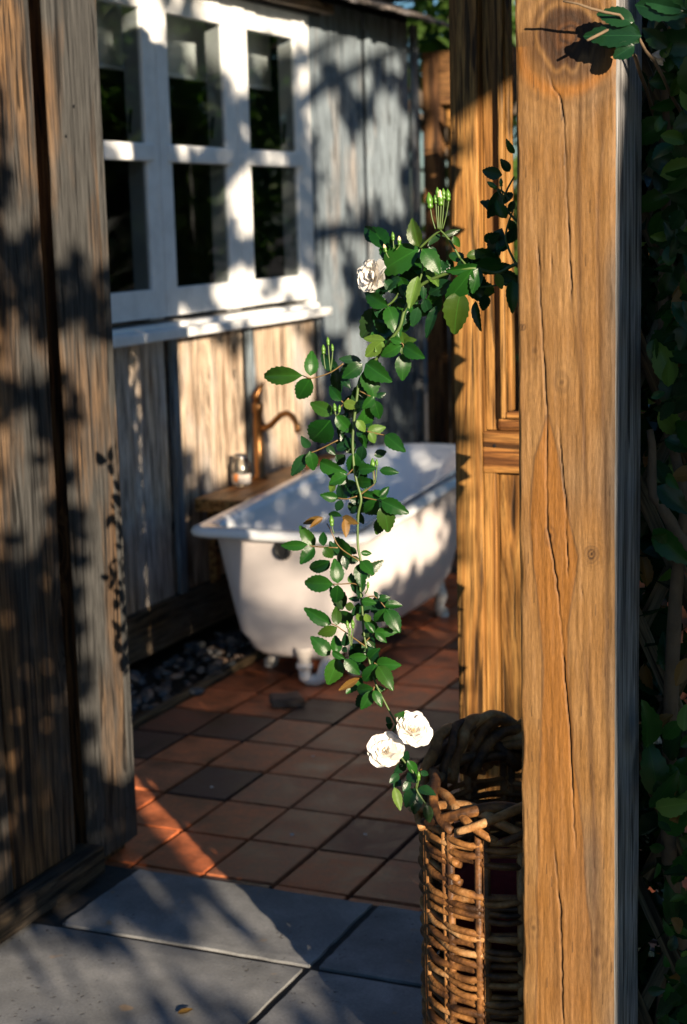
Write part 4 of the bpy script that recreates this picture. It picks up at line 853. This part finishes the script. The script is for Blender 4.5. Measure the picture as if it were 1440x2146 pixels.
def lit(u, v):
    if u < 1.12 and (.83 < v < 1.13 or 2.28 < v < 2.42): return False
    if .89 < u < 1.45 and .74+.05*math.sin(u*40) < v < 3.3: return True   # leaves left out so sun reaches vine, post and basket
    if u < .91: return in_ell((u, v), N_) or .72 < v < .83
    if 1.60 < u < 1.76 and 1.0 < v < 2.75: return True               # light on the gate
    if 1.65 < u < 2.17 and 1.27 < v < 1.82: return True              # bath end, softened by the far tree
    if v < 1.15: return False
    return in_ell((u, v), H_)
TR = random.Random(8); crown = []
while len(crown) < 36500:
    u, v = TR.uniform(.3, 5.0), TR.uniform(.82, 4.6)
    if lit(u, v): continue
    s = -1.7+.7*mnoise.noise((u*1.1, v*1.1, 5))+TR.uniform(-.45, .45)
    crown.append(tuple(on_ray(u, v, s)))
tb = on_ray(1.485, 0, -2.6); tb.z = -.09
tree = treeobj('unseen_shade_tree', tb, 'broad unseen tree added to shape the sun patches on the shed wall')  # added out of view, its leaves placed to shape the sun patches
tr_ = MB(); pts = []; rad = []
for k in range(22):
    z = -.09+3.5*k/21; c = on_ray(1.485+.005*math.sin(k*.8), 0, -2.6); pts.append((c.x, c.y, z)); rad.append(.13+.05*max(0, 1-k/3)**2-.002*k*(k > 17))
tr_.tube(pts, rad, 18).build('trunk', M['treebark'], tree, True)  # trunk placed to shade the post's side and the climbing rose
for u1, v1, s1 in ((3.3, 4.3, -1.9), (4.5, 3.4, -1.6), (.8, 3.6, -2.0), (2.4, 4.6, -1.5), (4.2, 4.6, -1.8)):
    a = on_ray(1.485, 2.55, -2.6); b = on_ray(u1, v1, s1); m_ = a.lerp(b, .5)+Vector((0, 0, .25))
    MB().tube([a, a.lerp(m_, .5)+Vector((0, 0, .1)), m_, m_.lerp(b, .5), b], [.07, .055, .04, .028, .012], 9).build('limb', M['treebark'], tree, True)
leafcloud('crown', crown, .075, M['treeleaf'], tree, 3)
far = []
while len(far) < 170:
    u, v = TR.uniform(1.73, 2.2), TR.uniform(1.18, 1.84); far.append(tuple(on_ray(u, v, -13+TR.uniform(-1, 1))))
tb2 = on_ray(1.96, 0, -13.4); tb2.z = -.09; ft = treeobj('unseen_far_tree', tb2, 'small unseen tree added to thin the sun on the bath end')  # added out of view to soften sun on the bath end
MB().tube([tb2, tb2+Vector((.05, 0, 2)), tb2+Vector((0, .05, 4.2))], [.1, .08, .05], 10).build('trunk', M['treebark'], ft, True); leafcloud('crown', far, .10, M['treeleaf'], ft, 4)
hp = []
for k in range(4600):
    u = TR.uniform(1.52, 5.4); top = 1.2+.06*mnoise.noise((u*4, 0, 0)); s = -3.6+TR.uniform(-.25, .25); hp.append(tuple(on_ray(u, top-TR.random()**1.3*1.9, s)))
hb = on_ray(3.4, 0, -3.6); hb.z = -.09; hd = empty('unseen_shade_hedge', hb); tag(hd, 'tall unseen hedge added to keep sun off the tiles', 'hedge')  # added out of view as a sun block for the tiles
leafcloud('foliage', [p for p in hp if p[2] > -.08], .085, M['treeleaf'], hd, 6)
for k in range(6):
    b = on_ray(2+.55*k, 0, -3.6); b.z = -.09; MB().tube([b, b+Vector((.03, .02, .9)), b+Vector((0, .05, 1.7))], [.03, .022, .01], 7).build('trunk', M['treebark'], hd, True)
hp = []
for k in range(5000):
    u = TR.uniform(-1., 1.45); top = .69+.05*mnoise.noise((u*4, 0, 9)); hp.append(tuple(on_ray(u, top-TR.random()**1.3*1.4, -3.4+TR.uniform(-.2, .2))))
hb = on_ray(.3, 0, -3.4); hb.z = -.09; hd2 = empty('unseen_shade_hedge', hb); tag(hd2, 'low unseen hedge added to keep sun off the front paving', 'hedge')  # added out of view to darken the foreground slabs
leafcloud('foliage', [p for p in hp if p[2] > -.08], .08, M['treeleaf'], hd2, 7)
for k in range(4):
    b = on_ray(-.7+.6*k, 0, -3.4); b.z = -.09; MB().tube([b, b+Vector((.03, .02, .7)), b+Vector((0, .05, 1.2))], [.03, .022, .01], 7).build('trunk', M['treebark'], hd2, True)
labs = ('dark leafy tree standing just beyond the far fence', 'tall leafy tree beyond the fence to the side of the shed', 'small bushy tree growing behind the trellis and the post', 'round leafy tree farther back behind the fence', 'wide leafy tree at the end of the garden')
for k, (x, y, h, rr) in enumerate(((-4.0, 11.2, 5.2, 1.6), (.6, 11.2, 4.2, 1.9), (-1.55, 7.5, 2.6, .62), (3.4, 9.5, 5., 2.2), (3.2, 15., 6.5, 3.0))):
    t = treeobj('background_tree', (x, y, -.09), labs[k], 'trees beyond the fence')
    MB().tube([(x, y, -.09), (x+.06, y, h*.3), (x-.03, y+.05, h*.6)], [.12, .1, .05], 10).build('trunk', M['treebark'], t, True)
    for q in range(6):
        a = q*1.05; MB().tube([(x, y, h*.32+q*.1), (x+.5*rr*math.cos(a), y+.5*rr*math.sin(a), h*.55), (x+.8*rr*math.cos(a), y+.8*rr*math.sin(a), h*.7)], [.05, .03, .012], 7).build('limb', M['treebark'], t, True)
    pts = []; cl = []
    for q in range(70):
        d = Vector((TR.gauss(0, 1), TR.gauss(0, 1), TR.gauss(0, 1))).normalized()*TR.random()**.45; cl.append(Vector((x, y, h*.58))+Vector((d.x*rr, d.y*rr, d.z*h*.45)))
    for q in range(7000):
        c = TR.choice(cl); s_ = .12*rr; pts.append((c.x+TR.gauss(0, s_), c.y+TR.gauss(0, s_), max(.1, c.z+TR.gauss(0, s_))))
    leafcloud('crown', pts, .13, M['treeleaf'], t, 20+k)

# ------------------------------------------------------------------ small fallen things
lf = place_leaf(None, atZ(372, 2124, .004), atZ(405, 2116, .006), .3, 'leafbrown', .1, Vector((0, 0, 1)), 'fallen_leaf'); tag(lf, 'small dry brown leaf lying on the grey paving', 'leaf')
for x, y, z, a in ((612, 1751, -.009, .3), (448, 1650, -.009, 1.9), (770, 1748, -.009, 2.6), (654, 1584, -.009, 4.)):
    p = atZ(x, y, z); o = link('fallen_petal', PM[1], None, None, p); o.scale = (.011, .011, .008); o.rotation_euler = (0, 0, a)
    tag(o, 'tiny white rose petal fallen on the terracotta tiles', 'petal', 'petals fallen on the tiles')
